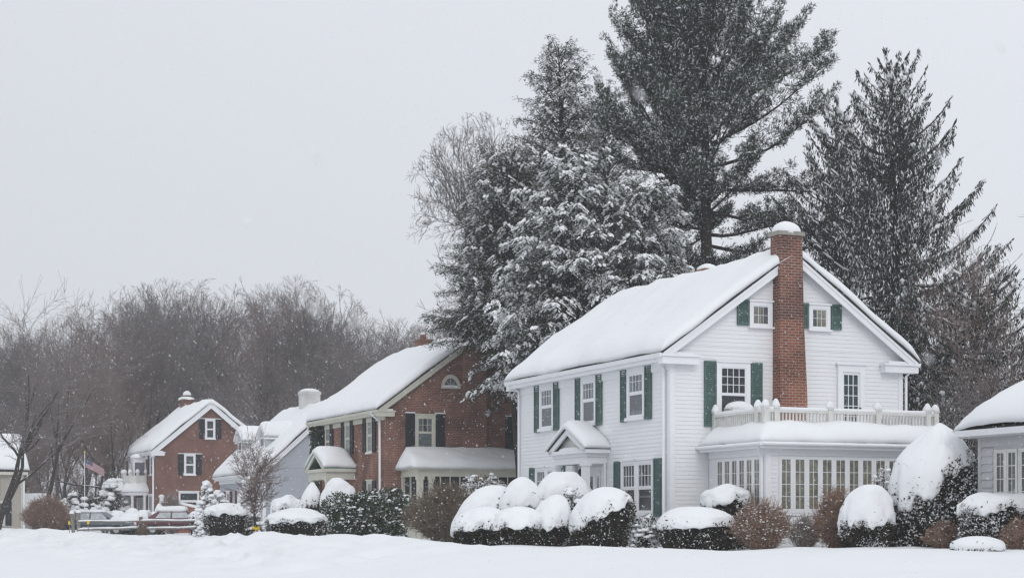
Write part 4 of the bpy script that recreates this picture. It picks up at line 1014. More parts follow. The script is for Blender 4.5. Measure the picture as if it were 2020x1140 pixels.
def conifer(name, label, loc, seed, H, R, kind='hemlock', prof=None, bare=.05, nb=150, leafL=.145, leafW=.032, snowy_=1.0, rows=1.0, trunk_r=.3, mats=None, frost=.2, group=None, cat='tree', lean=0.0, yaw=0.0, droop=.35, elev=(35, -8)):
    rg = np.random.RandomState(seed); t = thing(name, label, cat, loc, yaw, group)
    pts = [(lean * f * H + .15 * sin(f * 5 + seed), .15 * cos(f * 4 + seed), -.4 + f * (H + .4)) for f in np.linspace(0, 1, 15)]
    m = MB(); m.tube(pts, [trunk_r * (1 - f / 14) ** .8 + .02 for f in range(15)], 10); m.build('trunk', BARKD, t, True)
    prof = prof or (lambda h: (1 - h) ** .75)
    P, Dr, Nn, Ls, Ws = [], [], [], [], []; SC_, SR, SA_, ST = [], [], [], []; SEG = []
    load = rg.rand(97)
    for b in range(nb):
        h = bare + (1 - bare) * (1 - (1 - (b + rg.rand()) / nb) ** 1.0); h = min(h, .985)
        az = b * 2.39996 + rg.uniform(-.35, .35); L = R * prof(h) * rg.uniform(.72, 1.12) + .25
        e = radians(elev[1] + (elev[0] - elev[1]) * h ** 1.5) + rg.uniform(-.14, .14) * (1.8 if kind != 'spruce' else 1)
        base = np.array([lean * h * H, 0, h * H]); hd = np.array([cos(az), sin(az), 0]); n = max(4, int(L / .22 * rows))
        s = np.linspace(.0, 1, n)
        if kind == 'spruce': zz = L * (s * np.tan(e) - .34 * s + .50 * s ** 2.6)
        else: zz = L * (s * np.tan(e) - droop * s ** 2.2)
        C = base + hd[None] * (s * L)[:, None]; C[:, 2] += zz
        tg = unit(np.gradient(C, axis=0)); sd = np.array([-sin(az), cos(az), 0])
        rr = .012 + .05 * (L / R) * (1 - s)
        SEG.append(np.concatenate([C[:-1], C[1:], rr[:-1, None], rr[1:, None]], 1))
        if kind == 'spruce':
            for i in range(n):
                if s[i] < .12: continue
                k = 7
                for j in range(k):
                    # hanging branchlets
                    w = rg.uniform(-1, 1) * (.2 + .36 * sin(pi * min(1, s[i] * 1.1))) * min(1, L / 2.5)
                    hang = (.34 + .30 * rg.rand()) * (1 - .75 * s[i]) * min(1.0, L / 2.2) + .12
                    q = C[i] + sd * w + tg[i] * rg.uniform(-.1, .1); m2 = max(2, int(hang / .085))
                    for a in range(m2):
                        P.append(q + np.array([rg.uniform(-.03, .03), rg.uniform(-.03, .03), -hang * a / m2])); d = np.array([rg.uniform(-.45, .45), rg.uniform(-.45, .45), -1]) + tg[i] * .15
                        Dr.append(d); Nn.append(rg.randn(3)); Ls.append(rg.uniform(.13, .23)); Ws.append(rg.uniform(.035, .06))
                for j in range(26):                # needles along the branch and its upturned tips
                    q = C[i] + sd * rg.uniform(-.3, .3) * min(1, L / 3) + tg[i] * rg.uniform(-.12, .12); d = tg[i] + sd * rg.uniform(-.9, .9) + np.array([0, 0, rg.uniform(-.1, .5)])
                    P.append(q); Dr.append(d); Nn.append(rg.randn(3) * .5 + [0, 0, 1]); Ls.append(rg.uniform(.12, .24)); Ws.append(rg.uniform(.035, .06))
                if rg.rand() < .8 * snowy_ * (1.2 - .6 * h):
                    SC_.append(C[i] + np.array([0, 0, .05]) + sd * rg.uniform(-.1, .1)); SR.append([rg.uniform(.12, .26), rg.uniform(.06, .12), rg.uniform(.035, .07)]); SA_.append(az); ST.append(tg[i, 2])
        else:
            for i in range(1, n):
                if s[i] < .1: continue
                half = (.16 + .30 * (1 - s[i])) * L * .75 + .18
                for sg in (-1, 1):
                    sl = half * rg.uniform(.6, 1.1); dv = unit(sd * sg + hd * rg.uniform(.35, .9) + np.array([0, 0, rg.uniform(-.25, .12)]))
                    mm = max(2, int(sl / .16 * rows))
                    for a in range(mm):
                        f = (a + rg.rand()) / mm; q = C[i] + dv * sl * f + np.array([0, 0, -.25 * sl * f * f])
                        for _ in range(7):
                            d = dv + sd * rg.uniform(-.7, .7) + hd * rg.uniform(-.3, .7) + np.array([0, 0, rg.uniform(-.85, .25 + .5 * h)])
                            P.append(q + rg.uniform(-.09, .09, 3)); Dr.append(d); Nn.append(np.array([0, 0, 1.]) + rg.randn(3) * .7); Ls.append(leafL * rg.uniform(.5, 1.2)); Ws.append(leafW * rg.uniform(.7, 1.3))
                    if rg.rand() < .36 * snowy_ * (.25 + s[i]) * (1.3 if load[b % len(load)] > .5 else .35):
                        f0 = rg.uniform(.2, .7); kk = rg.randint(3, 9)
                        for a in range(kk):
                            f = f0 + .085 * a; q = C[i] + dv * sl * f + np.array([rg.uniform(-.08, .08), rg.uniform(-.08, .08), -.25 * sl * f * f + .07 - .035 * a])
                            SC_.append(q); k = rg.uniform(.45, 1.15) * (1.1 - .09 * a); SR.append([.10 * k, .065 * k, .05 * k]); SA_.append(np.arctan2(dv[1], dv[0]) + rg.uniform(-.4, .4)); ST.append(-.6)
            if rg.rand() < .4 * snowy_:
                for a in range(3): SC_.append(C[-1] + np.array([rg.uniform(-.12, .12), rg.uniform(-.12, .12), .04])); SR.append([.11, .075, .05]); SA_.append(az); ST.append(-.7)
    segtubes('branches', [(np.concatenate(SEG), 4)], BARKS, t)
    P = np.array(P); N = len(P); Ls = np.array(Ls); Ws = np.array(Ws); Dr = np.array(Dr); Nn = np.array(Nn)
    clump = fbm(P[:, 0] * .9, P[:, 1] * .9, P[:, 2] * .9, 2, seed)
    fr = (rg.rand(N) < np.clip(frost * (1 + 1.4 * clump), 0, 1)).astype(np.int32)
    kites('crown', P, Dr, Nn, Ls, Ws, [mats or HEML, SNOWT], t, fr)
    if SC_: blobs('snow_clumps', np.array(SC_), np.array(SR), t, SNOWT, seed, np.array(SA_), np.array(ST))
    print(name, 'leaves', N, 'blobs', len(SC_))
    return t

def white_pine(name, label, loc, seed, H):
    rg = np.random.RandomState(seed); r2 = random.Random(seed); t = thing(name, label, 'tree', loc)
    SEG = []; P, Dr, Nn, Ls, Ws = [], [], [], [], []; SC_, SR = [], []
    def path(p, d, L, r, n, curve, jit=.08):
        pts = [np.array(p, float)]; d = unit(np.array(d, float)[None])[0]
        for i in range(n):
            d = unit((d + curve / n + rg.randn(3) * jit)[None])[0]; pts.append(pts[-1] + d * L / n)
        pts = np.array(pts); rr = r * (1 - .8 * np.linspace(0, 1, n + 1)); SEG.append(np.concatenate([pts[:-1], pts[1:], rr[:-1, None], rr[1:, None]], 1)); return pts
    def tufts(pts, L, dens):
        """side shoots with needle tufts, held in a flat spray"""
        ax = unit((pts[-1] - pts[0])[None])[0]; sd = np.cross(ax, [0, 0, 1.]); sd = sd / max(np.linalg.norm(sd), .1)
        n = len(pts) - 1
        for i in range(1, n + 1):
            f = i / n
            if f < .15: continue
            for k in range(int(dens)):
                w = rg.uniform(-1, 1) * (.14 + .22 * sin(pi * min(f, .93))) * L; q = pts[i] + sd * w + ax * (rg.uniform(-.3, .35) * L / n + abs(w) * .5) + np.array([0, 0, rg.uniform(-.10, .22) + .05 * abs(w)])
                if rg.rand() < .5: SEG.append(np.concatenate([pts[i], q, [.012, .006]])[None])
                up = unit((ax * .8 + sd * np.sign(w) * .5 + np.array([0, 0, .9]) + rg.randn(3) * .2)[None])[0]
                for _ in range(10):
                    d = up * .75 + rg.randn(3) * .75
                    P.append(q + rg.randn(3) * .05); Dr.append(d); Nn.append(rg.randn(3)); Ls.append(rg.uniform(.14, .25)); Ws.append(rg.uniform(.024, .045))
                if rg.rand() < .05: SC_.append(q + [0, 0, .04]); k2 = rg.uniform(.3, 1.0); SR.append([.15 * k2, .10 * k2, .06 * k2])
    def limb(p, az, el, L, r, curve=.5, sub=7, dens=5):
        d = np.array([cos(az) * cos(el), sin(az) * cos(el), sin(el)]); n = max(6, int(L / .7))
        pts = path(p, d, L, r, n, np.array([0, 0, curve]), .05)
        tufts(pts, L * .45, dens + 1)
        for i in range(2, n + 1):
            f = i / n
            if f < .25: continue
            for sgn in (-1, 1):
                if rg.rand() < .85:
                    ax = unit((pts[i] - pts[i - 1])[None])[0]; s = np.cross(ax, [0, 0, 1.]); s /= max(np.linalg.norm(s), .1)
                    dd = ax * rg.uniform(.5, 1.0) + s * sgn * rg.uniform(.6, 1.1) + np.array([0, 0, rg.uniform(-.05, .3)]); l = (1 - .6 * f) * L * .42 * rg.uniform(.6, 1.1) + .5
                    q = path(pts[i], dd, l, r * .25, max(3, int(l / .4)), np.array([0, 0, .35]), .07); tufts(q, l * .8, dens)
    # two leaders from a low fork
    tr = path((0, 0, -.4), (-.02, 0, 1), H * .40, .5, 6, np.array([0, 0, 0]), .01); top = tr[-1]
    A = path(top, (.05, 0, 1), H * .62, .34, 12, np.array([0.0, 0, .2]), .025)
    low = tr[3]; B = path(low, (-.30, .1, 1), H * .70, .26, 14, np.array([.12, 0, .6]), .025)
    def crownlen(z): 
        h = z / H; return H * (.03 + .165 * sstep(.5, .66, h)) * (1 - .12 * sstep(.85, 1, h))
    for ax, z0, dn in ((A, .58, 1.0), (B, .50, .7)):
        for i in range(1, len(ax)):
            for k in range(5 if dn == 1 else 4):
                h = ax[i, 2] / H
                if h < z0: continue
                az = rg.uniform(0, 2 * pi); el = radians(6 + 50 * max(0, (h - .4) / .6) + rg.uniform(-6, 10))
                L = crownlen(ax[i, 2]) * rg.uniform(.75, 1.15) * (1 if dn == 1 else .85)
                if dn != 1 and h < .66: L = rg.uniform(1.8, 3.0)
                limb(ax[i] + np.array([0, 0, rg.uniform(-.4, .4)]), az, el, L, .07, .55, dens=7)
    for (z, az, el, L) in ((.66, 3.05, .06, 5.3), (.68, 3.4, .02, 5.0), (.645, 2.7, .0, 4.4), (.74, 3.05, .42, 5.2), (.76, 3.3, .62, 5.2), (.74, 2.8, .75, 5.6),
                           (.52, .1, -.22, 4.4), (.50, -.3, -.35, 3.4), (.58, .0, -.1, 5.6), (.62, .2, -.02, 6.0), (.66, .1, .12, 6.2), (.70, -.15, .25, 6.0), (.74, .1, .45, 6.0), (.76, .3, .62, 6.0), (.8, -.1, .85, 5.4), (.8, 3.0, .9, 4.8),
                           (.50, 2.6, -.3, 3.0), (.46, 3.3, -.35, 2.6), (.42, -.9, -.4, 3.0), (.44, .9, -.3, 3.6), (.40, 2.2, -.4, 2.6), (.48, -2.2, -.2, 3.2), (.54, -.7, -.2, 4.2), (.56, 3.7, -.1, 3.6), (.38, .2, -.5, 3.4), (.43, -.2, -.45, 4.0),
                           (.55, 2.9, -.12, 2.6), (.47, -1.4, -.2, 2.4), (.45, .4, -.5, 2.8), (.60, -1.8, 0, 3.4), (.57, 1.4, 0, 3.0)):
        k = (z - .33) / .67; p = np.array([-.1, 0, z * H]); limb(p, az, el, L, .085, .35, dens=8)
    t.scale = (.88, .9, 1)
    segtubes('trunk', [(np.concatenate([s for s in SEG if s[0, 6] > .03]), 8)], BARKD, t)
    segtubes('branches', [(np.concatenate([s for s in SEG if s[0, 6] <= .03]), 3)], BARKD, t)
    P = np.array(P); N = len(P); fr = (rg.rand(N) < .13).astype(np.int32)
    kites('crown', P, np.array(Dr), np.array(Nn), np.array(Ls), np.array(Ws), [PINE, SNOWT], t, fr)
    blobs('snow_clumps', np.array(SC_), np.array(SR), t, SNOWT, seed)
    print(name, 'leaves', N, 'blobs', len(SC_), 'seg', sum(len(s) for s in SEG))
    return t

def at(px, D, py=None): x = PX(px, D); return (x, D, gz(x, D) - .05)

# ================================================================== THE TALL EVERGREENS
conifer('hemlock_tree', 'tall pointed dark hemlock behind the gap between brick and white houses', at(1104, 80), 11, 22.1, 5.2, prof=lambda h: (1 - h) ** .66, nb=320, rows=1.15, snowy_=.8, trunk_r=.34, frost=.2, elev=(48, 6), bare=.3)
conifer('hemlock_tree', 'slender hemlock top right of the tallest pointed hemlock, beside the pine', at(1195, 82), 12, 20.4, 4.0, prof=lambda h: (1 - h) ** .6, nb=190, rows=1.15, snowy_=.9, trunk_r=.25, frost=.22, elev=(55, 15), bare=.3)
conifer('hemlock_tree', 'broad snow laden evergreen in front, its boughs lying above the white roof', at(1128, 71), 13, 14.9, 5.0, prof=lambda h: (1 - h) ** .48 * .95, nb=270, rows=1.2, snowy_=1.25, trunk_r=.3, frost=.2, elev=(45, 8), bare=.46, droop=.5)
conifer('hemlock_tree', 'low snowy evergreen in front of the pine trunks, behind the white roof', at(1272, 70), 14, 14.0, 3.6, prof=lambda h: (1 - h) ** .45, nb=220, rows=1.2, snowy_=1.3, trunk_r=.22, frost=.22, elev=(45, 10), bare=.3, droop=.55)
conifer('hemlock_tree', 'olive green hemlock leaning over the brown brick gable', at(1040, 77), 15, 16.2, 5.2, prof=lambda h: (1 - h) ** .6, nb=330, rows=1.2, snowy_=.5, trunk_r=.28, frost=.12, elev=(55, 14), bare=.47, lean=-.06)
conifer('spruce_tree', 'lower dark spruce filling the gap between tallest spruce and neighbour roof', at(1925, 66), 34, 9.8, 4.0, 'spruce', prof=lambda h: (1 - h) ** .5, nb=80, trunk_r=.2, mats=SPRU, frost=.16, elev=(30, -8), bare=.1, rows=1.1)
white_pine('white_pine', 'huge dark white pine with forked trunk, topmost tree of the picture', at(1405, 77), 21, 24.6)
conifer('spruce_tree', 'tall norway spruce with drooping branchlets behind white house, right', at(1762, 69), 31, 18.3, 6.7, 'spruce', prof=lambda h: (1 - h) ** .72, nb=150, trunk_r=.32, mats=SPRU, frost=.14, elev=(44, -5), bare=.08, rows=1.25)
conifer('spruce_tree', 'dense spruce between the pine and the tallest spruce', at(1655, 76), 32, 18.4, 4.6, 'spruce', prof=lambda h: (1 - h) ** .6, nb=130, trunk_r=.28, mats=SPRU, frost=.16, elev=(40, 4), bare=.1, rows=1.1)

# ================================================================== BARE TREES AND THE WOOD
def wood():
    kinds = []
    specs = [dict(H=21, spread=.5, nl=6, seed=101, r0=.24, fork=.35), dict(H=22, spread=.42, nl=5, seed=102, r0=.22, fork=.5), dict(H=20, spread=.6, nl=6, seed=103, r0=.26, fork=.3),
             dict(H=22.5, spread=.38, nl=5, seed=104, r0=.2, fork=.55), dict(H=12, spread=.6, nl=6, seed=105, r0=.12, fork=.25), dict(H=11, spread=.7, nl=7, seed=106, r0=.11, fork=.2)]
    labs = ['bare grey deciduous tree with rounded crown in the wood behind the houses', 'bare upright tree with narrow forked crown in the wood behind the houses', 'bare wide spreading tree with low limbs in the wood behind the houses', 'bare slim tall tree with high crown in the wood behind the houses', 'low bare understorey tree with snow flecked twigs at the wood edge', 'low bushy bare tree with reddish twigs at the wood edge']
    for i, sp in enumerate(specs):
        H = sp.pop('H'); sd = sp.pop('seed')
        t = bare_tree('bare_tree' if i < 4 else 'understorey_tree', labs[i], 'tree', (0, 0, 0), sd, H, TWIGR if i in (2, 5) else TWIG, 'bare trees of the wood behind the houses' if i < 4 else 'low bare trees along the wood edge', tw=1.35, depth=5 if i < 4 else 4, dens=.86 if i < 4 else .72, jit=.12, xy=.95, env=(5.2, 4.2, 5.6, 3.8, 4.4, 4.6)[i], **sp)
        kinds.append((t, H))
    rg = random.Random(77); used = set()
    tops = [(-60, 630), (0, 622), (60, 640), (95, 668), (130, 620), (165, 585), (200, 572), (250, 566), (300, 560), (400, 556), (480, 566), (560, 560), (640, 572), (690, 592), (760, 602), (830, 625), (900, 600), (1000, 600), (1100, 600), (2100, 600)]
    tx = [a for a, b in tops]; ty = [b for a, b in tops]
    def put(k, px, D, H):
        t, H0 = kinds[k]
        if k in used: 
            c = t.copy(); COL.objects.link(c)
            for ch in KIDS[t.name]: q = ch.copy(); COL.objects.link(q); q.parent = c
            t = c
        used.add(k); x = PX(px, D); s = H / H0
        t.location = (x, D, gz(x, D) - .2); t.scale = (s * rg.uniform(.9, 1.15), s * rg.uniform(.9, 1.15), s); t.rotation_euler = (0, 0, rg.uniform(0, 6.28))
    for row, (D0, step, f) in enumerate(((150, 68, .84), (174, 58, .96), (202, 52, 1.0))):
        px = -70 + row * 17
        while px < 960:
            D = D0 + rg.uniform(-9, 9); top = np.interp(px, tx, ty) + rg.uniform(-6, 16)
            H = (CZ + (HY - top) / FPX * D) * f + .2
            put(rg.choice([0, 1, 2, 3, 0, 1, 3]), px, D, H); px += step * rg.uniform(.7, 1.3)
    for row, (D0, step) in enumerate(((136, 70), (148, 60), (162, 60))):
        px = -50 + row * 11
        while px < 900:
            D = D0 + rg.uniform(-5, 5)
            if not (190 < px < 330 and D < 142): put(rg.choice([4, 5]), px, D, rg.uniform(7, 13))
            px += step * rg.uniform(.7, 1.3)
wood()
def woodland_floor():
    """brush too thick to count at the foot of the wood"""
    rg = np.random.RandomState(5); N = 9000
    D = rg.uniform(138, 235, N); X = PX(rg.uniform(-120, 1050, N), D); Z = ground(X, D) - .2
    h = rg.uniform(1.5, 5.5, N) * (.6 + .4 * rg.rand(N)); d = rg.randn(N, 2) * .22
    S = np.stack([X, D, Z, X + d[:, 0] * h, D + d[:, 1] * h, Z + h, np.full(N, .028), np.full(N, .008)], -1)
    S2 = S.copy(); S2[:, :3] = (S[:, :3] + S[:, 3:6]) / 2; e = rg.randn(N, 3) * [.8, .8, .5] + [0, 0, .6]; S2[:, 3:6] = S2[:, :3] + e; S2[:, 6] = .014; S2[:, 7] = .006
    S3 = S2.copy(); S3[:, 3:6] = S3[:, :3] + rg.randn(N, 3) * [.8, .8, .4] + [0, 0, .5]
    tag(segtubes('undergrowth', [(np.concatenate([S, S2, S3]), 3)], TWIG), 'tangled grey brush at the foot of the bare wood', 'undergrowth', kind='stuff')
woodland_floor()
bare_tree('bare_tree', 'large bare vase shaped maple rising left of the tall hemlocks', 'tree', at(952, 96), 201, 22.4, mat('maple_twigs', (.10, .085, .08), .95, var=.3), tw=1.25, spread=.62, nl=9, r0=.3, fork=.25, depth=5, dens=1.3, xy=.68, jit=.13, env=5.6)
bare_tree('bare_tree', 'bare tree at the picture edge with dark snow lined leaning trunk', 'tree', at(-10, 104), 202, 13, TWIG, tw=1.1, spread=.6, nl=4, r0=.24, lean=(.28, 0), depth=4,
          limbs=[((.9, 0, 2.2), (.6, .1, 1.2), 6.0, .13, 1)])
bare_tree('bare_tree', 'bare tree leaning right with forked snow streaked trunk near the beige house', 'tree', at(62, 112), 203, 14.5, TWIG, tw=1.1, spread=.5, nl=4, r0=.2, lean=(.22, 0), depth=4, up=.4)
bare_tree('bare_tree', 'bare tree whose long low snow laden branch reaches left over the flag', 'tree', at(214, 127), 204, 12, TWIGR, tw=1.2, spread=.7, nl=5, r0=.2, depth=4,
          limbs=[((-.1, 0, 4.3), (-.95, 0, .28), 5.6, .09, 3), ((0, 0, 5.2), (-.6, 0, .9), 4.5, .08, 2)])
bare_tree('bare_tree', 'small bare tree between the two brick houses, branches lined with snow', 'tree', at(548, 128), 205, 12.5, TWIG, tw=1.2, spread=.8, nl=6, r0=.2, depth=4)
bare_tree('bare_tree', 'bare tree behind the ridge of the brown brick house', 'tree', at(735, 118), 206, 14, TWIG, tw=1.1, spread=.7, nl=6, r0=.22, depth=5)
bare_tree('bare_tree', 'thin bare tree at the picture edge behind neighbour roof', 'tree', at(2035, 62), 207, 11, TWIGR, tw=1.0, spread=.7, nl=6, r0=.12, depth=4)
bare_tree('bare_tree', 'bare twiggy tree below the drooping spruce, beside the garage', 'tree', at(1955, 60), 208, 6.5, TWIG, tw=1.0, spread=.85, nl=7, r0=.09, depth=4)
YT = bare_tree('young_tree', 'young bare street tree with red brown twigs before grey house', 'tree', at(507, 62), 209, 3.7, TWIGR, tw=.8, spread=.62, nl=7, r0=.075, fork=.35, depth=4, up=.5)
def ribbon():
    x, D, z = at(504, 62); t = thing('yellow_ribbon', 'yellow ribbon tied round the trunk of the young street tree', 'ribbon', (x + .05, D - .02, z + .48))
    m = MB(); m.lathe([(.085, -.05), (.095, -.03), (.095, .03), (.085, .05)], 0, 0, 12); m.build('band', YEL, t)
    m = MB(); m.tube([(-.02, -.09, 0), (-.12, -.13, .08), (-.16, -.12, .0), (-.02, -.09, 0)], .03, 6); m.tube([(-.02, -.09, 0), (.09, -.12, .07), (.11, -.12, -.01), (-.02, -.09, 0)], .025, 6); m.tube([(-.02, -.09, 0), (-.03, -.13, -.22)], .02, 5); m.build('bow', YEL, t, True)
ribbon()

# ================================================================== SHRUBS
W_ = 'snow capped shrubs before the white house'
def mound(name, label, px0, px1, ytop, D, ysl, ysr=None, dep=None, n=3200, leaf=YEWL, leafL=.075, frost=.12, skew=0.0, seed=1, lumpy=.11, top=.5, rag=.11, base_in=.82, cat='shrub', group=None, capmul=1.0):
    ysr = ysl if ysr is None else ysr; cx = (px0 + px1) / 2; X = PX(cx, D); g = gz(X, D) - .04; rx = (px1 - px0) / 2 / FPX * D * (1.07 if group == W_ else 1.0); ry = dep or rx * .95
    H = PZ(ytop, D) - g; zl, zr = PZ(ysl, D) - g, PZ(ysr, D) - g; t = thing(name, label, cat, (X, D, g), 0, group); rg = np.random.RandomState(seed)
    zm = max((zl + zr) / 2, .12); zc = min(zm, H * .8)
    nph, nth = 84, 26; ph = np.linspace(0, 2 * pi, nph, endpoint=False)
    zs = zl + (zr - zl) * (1 + np.cos(ph)) / 2
    cn, sn = np.cos(ph), np.sin(ph)
    zs = zs + .55 * rag * H * fbm(cn * 5 + seed, sn * 5, 0, 4, seed) 
    def body(z, grow=0.0):                        # plan radius factor at height z
        up = np.sqrt(np.clip(1 - (np.clip(z - zc, 0, None) / (H - zc + grow)) ** 2, 0, 1)) ** (1 / (1 + top) * 1.3)
        lo = base_in + (1 - base_in) * np.clip(z / zc, 0, 1) ** .7
        return np.where(z > zc, up, lo)
    V = []
    for j in range(nth + 1):
        f = j / nth; q = f ** 1.0; z = H - (H - zs) * (1 - np.cos(q * pi / 2)) ** 1.0 if False else H + (zs - H) * (1 - np.cos(q * pi * .5))
        r = body(z) + .0
        w = 1 + lumpy * fbm(cn * 1.7 * (.3 + f), sn * 1.7 * (.3 + f), f * 2 + seed, 3, seed + 4)
        r = r * w + .03 * (f > 0) + .022 * fbm(cn * 5 * (.2 + f), sn * 5 * (.2 + f), f * 5 + seed, 3, seed + 9) * min(1, f * 3)
        V.append(np.stack([r * rx * cn + skew * (z / H - .5) * rx, r * ry * sn, z + lumpy * .5 * H * (1 - f) * vn(cn * r * 1.5, sn * r * 1.5, seed, seed)], -1))
    r = (body(zs) - .12); V.append(np.stack([r * rx * cn + skew * (zs / H - .5) * rx, r * ry * sn, zs - .01], -1))
    V = np.array(V); a = V.shape[0]; idx = np.arange(a * nph).reshape(a, nph); F_ = np.stack([idx[:-1], idx[1:], np.roll(idx[1:], -1, 1), np.roll(idx[:-1], -1, 1)], -1).reshape(-1, 4)
    npmesh('snow', V.reshape(-1, 3), F_, SNOW, t, True)
    # twiggy core
    m = MB(); z_ = np.linspace(0, H * .78, 9); m.lathe([(max(.02, float(body(np.array([z]))[0]) * .82), z) for z in z_], 0, 0, 18)
    m.v = [(x * rx + skew * (z / H - .5) * rx, y * ry, z) for x, y, z in m.v]; m.build('inner_twigs', CORE, t, True)
    N = int(n * capmul); a = rg.rand(N) * 2 * pi; zz = rg.rand(N) * (np.interp(a, ph, zs, period=2 * pi) + .10 * H)
    pk = rg.rand(N) < .012; zz[pk] += rg.rand(int(pk.sum())) * (H - zz[pk]) * .6
    zz = np.clip(zz, .0, H * .95); rr = body(zz) * (1.0 - rg.rand(N) * .14) * (1 + lumpy * .6 * fbm(np.cos(a) * 2, np.sin(a) * 2, zz * 2, 2, seed + 4))
    rr = rr + pk * .12
    P = np.stack([rr * rx * np.cos(a) + skew * (zz / H - .5) * rx, rr * ry * np.sin(a), zz], -1)
    out = np.stack([np.cos(a), np.sin(a), np.full(N, .25)], -1); Dr = out * .8 + rg.randn(N, 3) * .75; Nn = rg.randn(N, 3)
    cl = fbm(P[:, 0] * 2.2, P[:, 1] * 2.2, P[:, 2] * 2.6, 3, seed)
    kites('foliage', P, Dr, Nn, leafL * rg.uniform(.6, 1.4, N), leafL * .5 * rg.uniform(.6, 1.3, N), [leaf, SNOWT], t, (rg.rand(N) < np.clip(frost * (1 + 2.2 * cl), 0, .95)).astype(int))
    return t

def leafy(name, label, px0, px1, ytop, D, n=5000, leaf=RHOD, leafL=.09, frost=.3, dep=None, seed=1, blob=60, brs=(.10, .16), cat='shrub', group=None, shape='round', lump=.16):
    """an open evergreen shrub: leaves all through it and pads of snow"""
    cx = (px0 + px1) / 2; X = PX(cx, D); g = gz(X, D) - .04; rx = (px1 - px0) / 2 / FPX * D; ry = dep or rx * .9; H = PZ(ytop, D) - g
    t = thing(name, label, cat, (X, D, g), 0, group); rg = np.random.RandomState(seed)
    def surf(N, r0):
        a = rg.rand(N) * 2 * pi; u = rg.rand(N); z = u * H
        if shape == 'round': pr = np.sqrt(np.clip(1 - (np.abs(u - .42) / .6) ** 2.4, 0, 1))
        elif shape == 'cone': pr = np.clip(1 - u, 0, 1) ** .8 * .98 + .04
        else: pr = np.clip(1 - (np.clip(u - .6, 0, 1) / .42) ** 3, .0, 1) ** .5 * (.9 + .1 * u)
        w = 1 + lump * fbm(np.cos(a) * 2.2, np.sin(a) * 2.2, u * 2.5 + seed, 3, seed)
        rr = pr * w * (1 - rg.rand(N) ** 1.6 * (1 - r0)); return np.stack([rr * rx * np.cos(a), rr * ry * np.sin(a), z * (1 + lump * .7 * vn(np.cos(a) * rr * 3, np.sin(a) * rr * 3, seed, 4))], -1), a
    P, a = surf(n, .35); N = n
    Dr = np.stack([np.cos(a), np.sin(a), np.full(N, .2)], -1) * .6 + rg.randn(N, 3) * .8; Nn = rg.randn(N, 3) + [0, 0, .6]
    cl = fbm(P[:, 0] * 2.4, P[:, 1] * 2.4, P[:, 2] * 2.4, 3, seed)
    kites('foliage', P, Dr, Nn, leafL * rg.uniform(.6, 1.4, N), leafL * .42 * rg.uniform(.7, 1.4, N), [leaf, SNOWT], t, (rg.rand(N) < np.clip(frost * (1 + 1.8 * cl), 0, .95)).astype(int))
    S = []
    for i in range(60):
        q = P[rg.randint(N)]; S.append((0 + q[0] * .15, q[1] * .15, 0, q[0] * .55, q[1] * .55, q[2] * .6, .018, .01)); S.append((q[0] * .55, q[1] * .55, q[2] * .6, *q, .01, .005))
    segtubes('stems', [(np.array(S), 4)], CORE, t)
    if blob:
        B, a = surf(blob, .9); k = rg.uniform(brs[0], brs[1], blob)[:, None]; blobs('snow_clumps', B, k * np.array([1.15, .9, .62]), t, SNOWT, seed)
    return t

def twiggy(name, label, px0, px1, ytop, D, n=260, m=BUSHT, seed=1, dep=None, snow=40, spread=1.0, group=None, tw=1.0, upright=.5):
    cx = (px0 + px1) / 2; X = PX(cx, D); g = gz(X, D) - .04; rx = (px1 - px0) / 2 / FPX * D; ry = dep or rx * .8; H = PZ(ytop, D) - g
    t = thing(name, label, 'shrub', (X, D, g), 0, group); rg = np.random.RandomState(seed); S = []; tips = []
    for i in range(n):
        a = rg.rand() * 2 * pi; r = sqrt(rg.rand()); el = rg.uniform(.1, 1.0); top = np.array([rx * cos(a) * r * spread, ry * sin(a) * r, H * (1 - .55 * r * r) * rg.uniform(.72, 1.03)])
        base = np.array([rx * cos(a) * r * .35 * (1 - upright * .4), ry * sin(a) * r * .35, 0]); mid = base * .4 + top * .5 + np.array([0, 0, H * .05]) + rg.randn(3) * .05 * H
        pts = [base, base * .6 + mid * .4 + rg.randn(3) * .02, mid, mid * .5 + top * .5 + rg.randn(3) * .04 * H, top]
        for k in range(4):
            S.append((*pts[k], *pts[k + 1], .0085 - .0014 * k, .0075 - .0014 * k))
            if k >= 1:
                for _ in range(5):
                    f = rg.rand(); q = pts[k] * (1 - f) + pts[k + 1] * f; d = (pts[k + 1] - pts[k]); d /= np.linalg.norm(d) + 1e-6; e = d * rg.uniform(.4, 1) + rg.randn(3) * .6 + [0, 0, .25]; e = e / np.linalg.norm(e) * rg.uniform(.08, .2) * H
                    S.append((*q, *(q + e), .0048, .003)); 
                    e2 = e * .6 + rg.randn(3) * .04 * H; S.append((*(q + e * .5), *(q + e * .5 + e2), .0035, .0025)); tips.append(q + e)
    S = np.array(S); S[:, 6:8] *= tw
    segtubes('twigs', [(S, 3)], m, t)
    tips = np.array(tips)
    if snow: c = tips[rg.randint(len(tips), size=snow)]; c[:, 2] = np.maximum(c[:, 2], .1); k = rg.uniform(.008, .024, snow)[:, None]; blobs('snow_clumps', c, k * np.array([1.5, 1.1, .8]), t, SNOWT, seed)
    return t

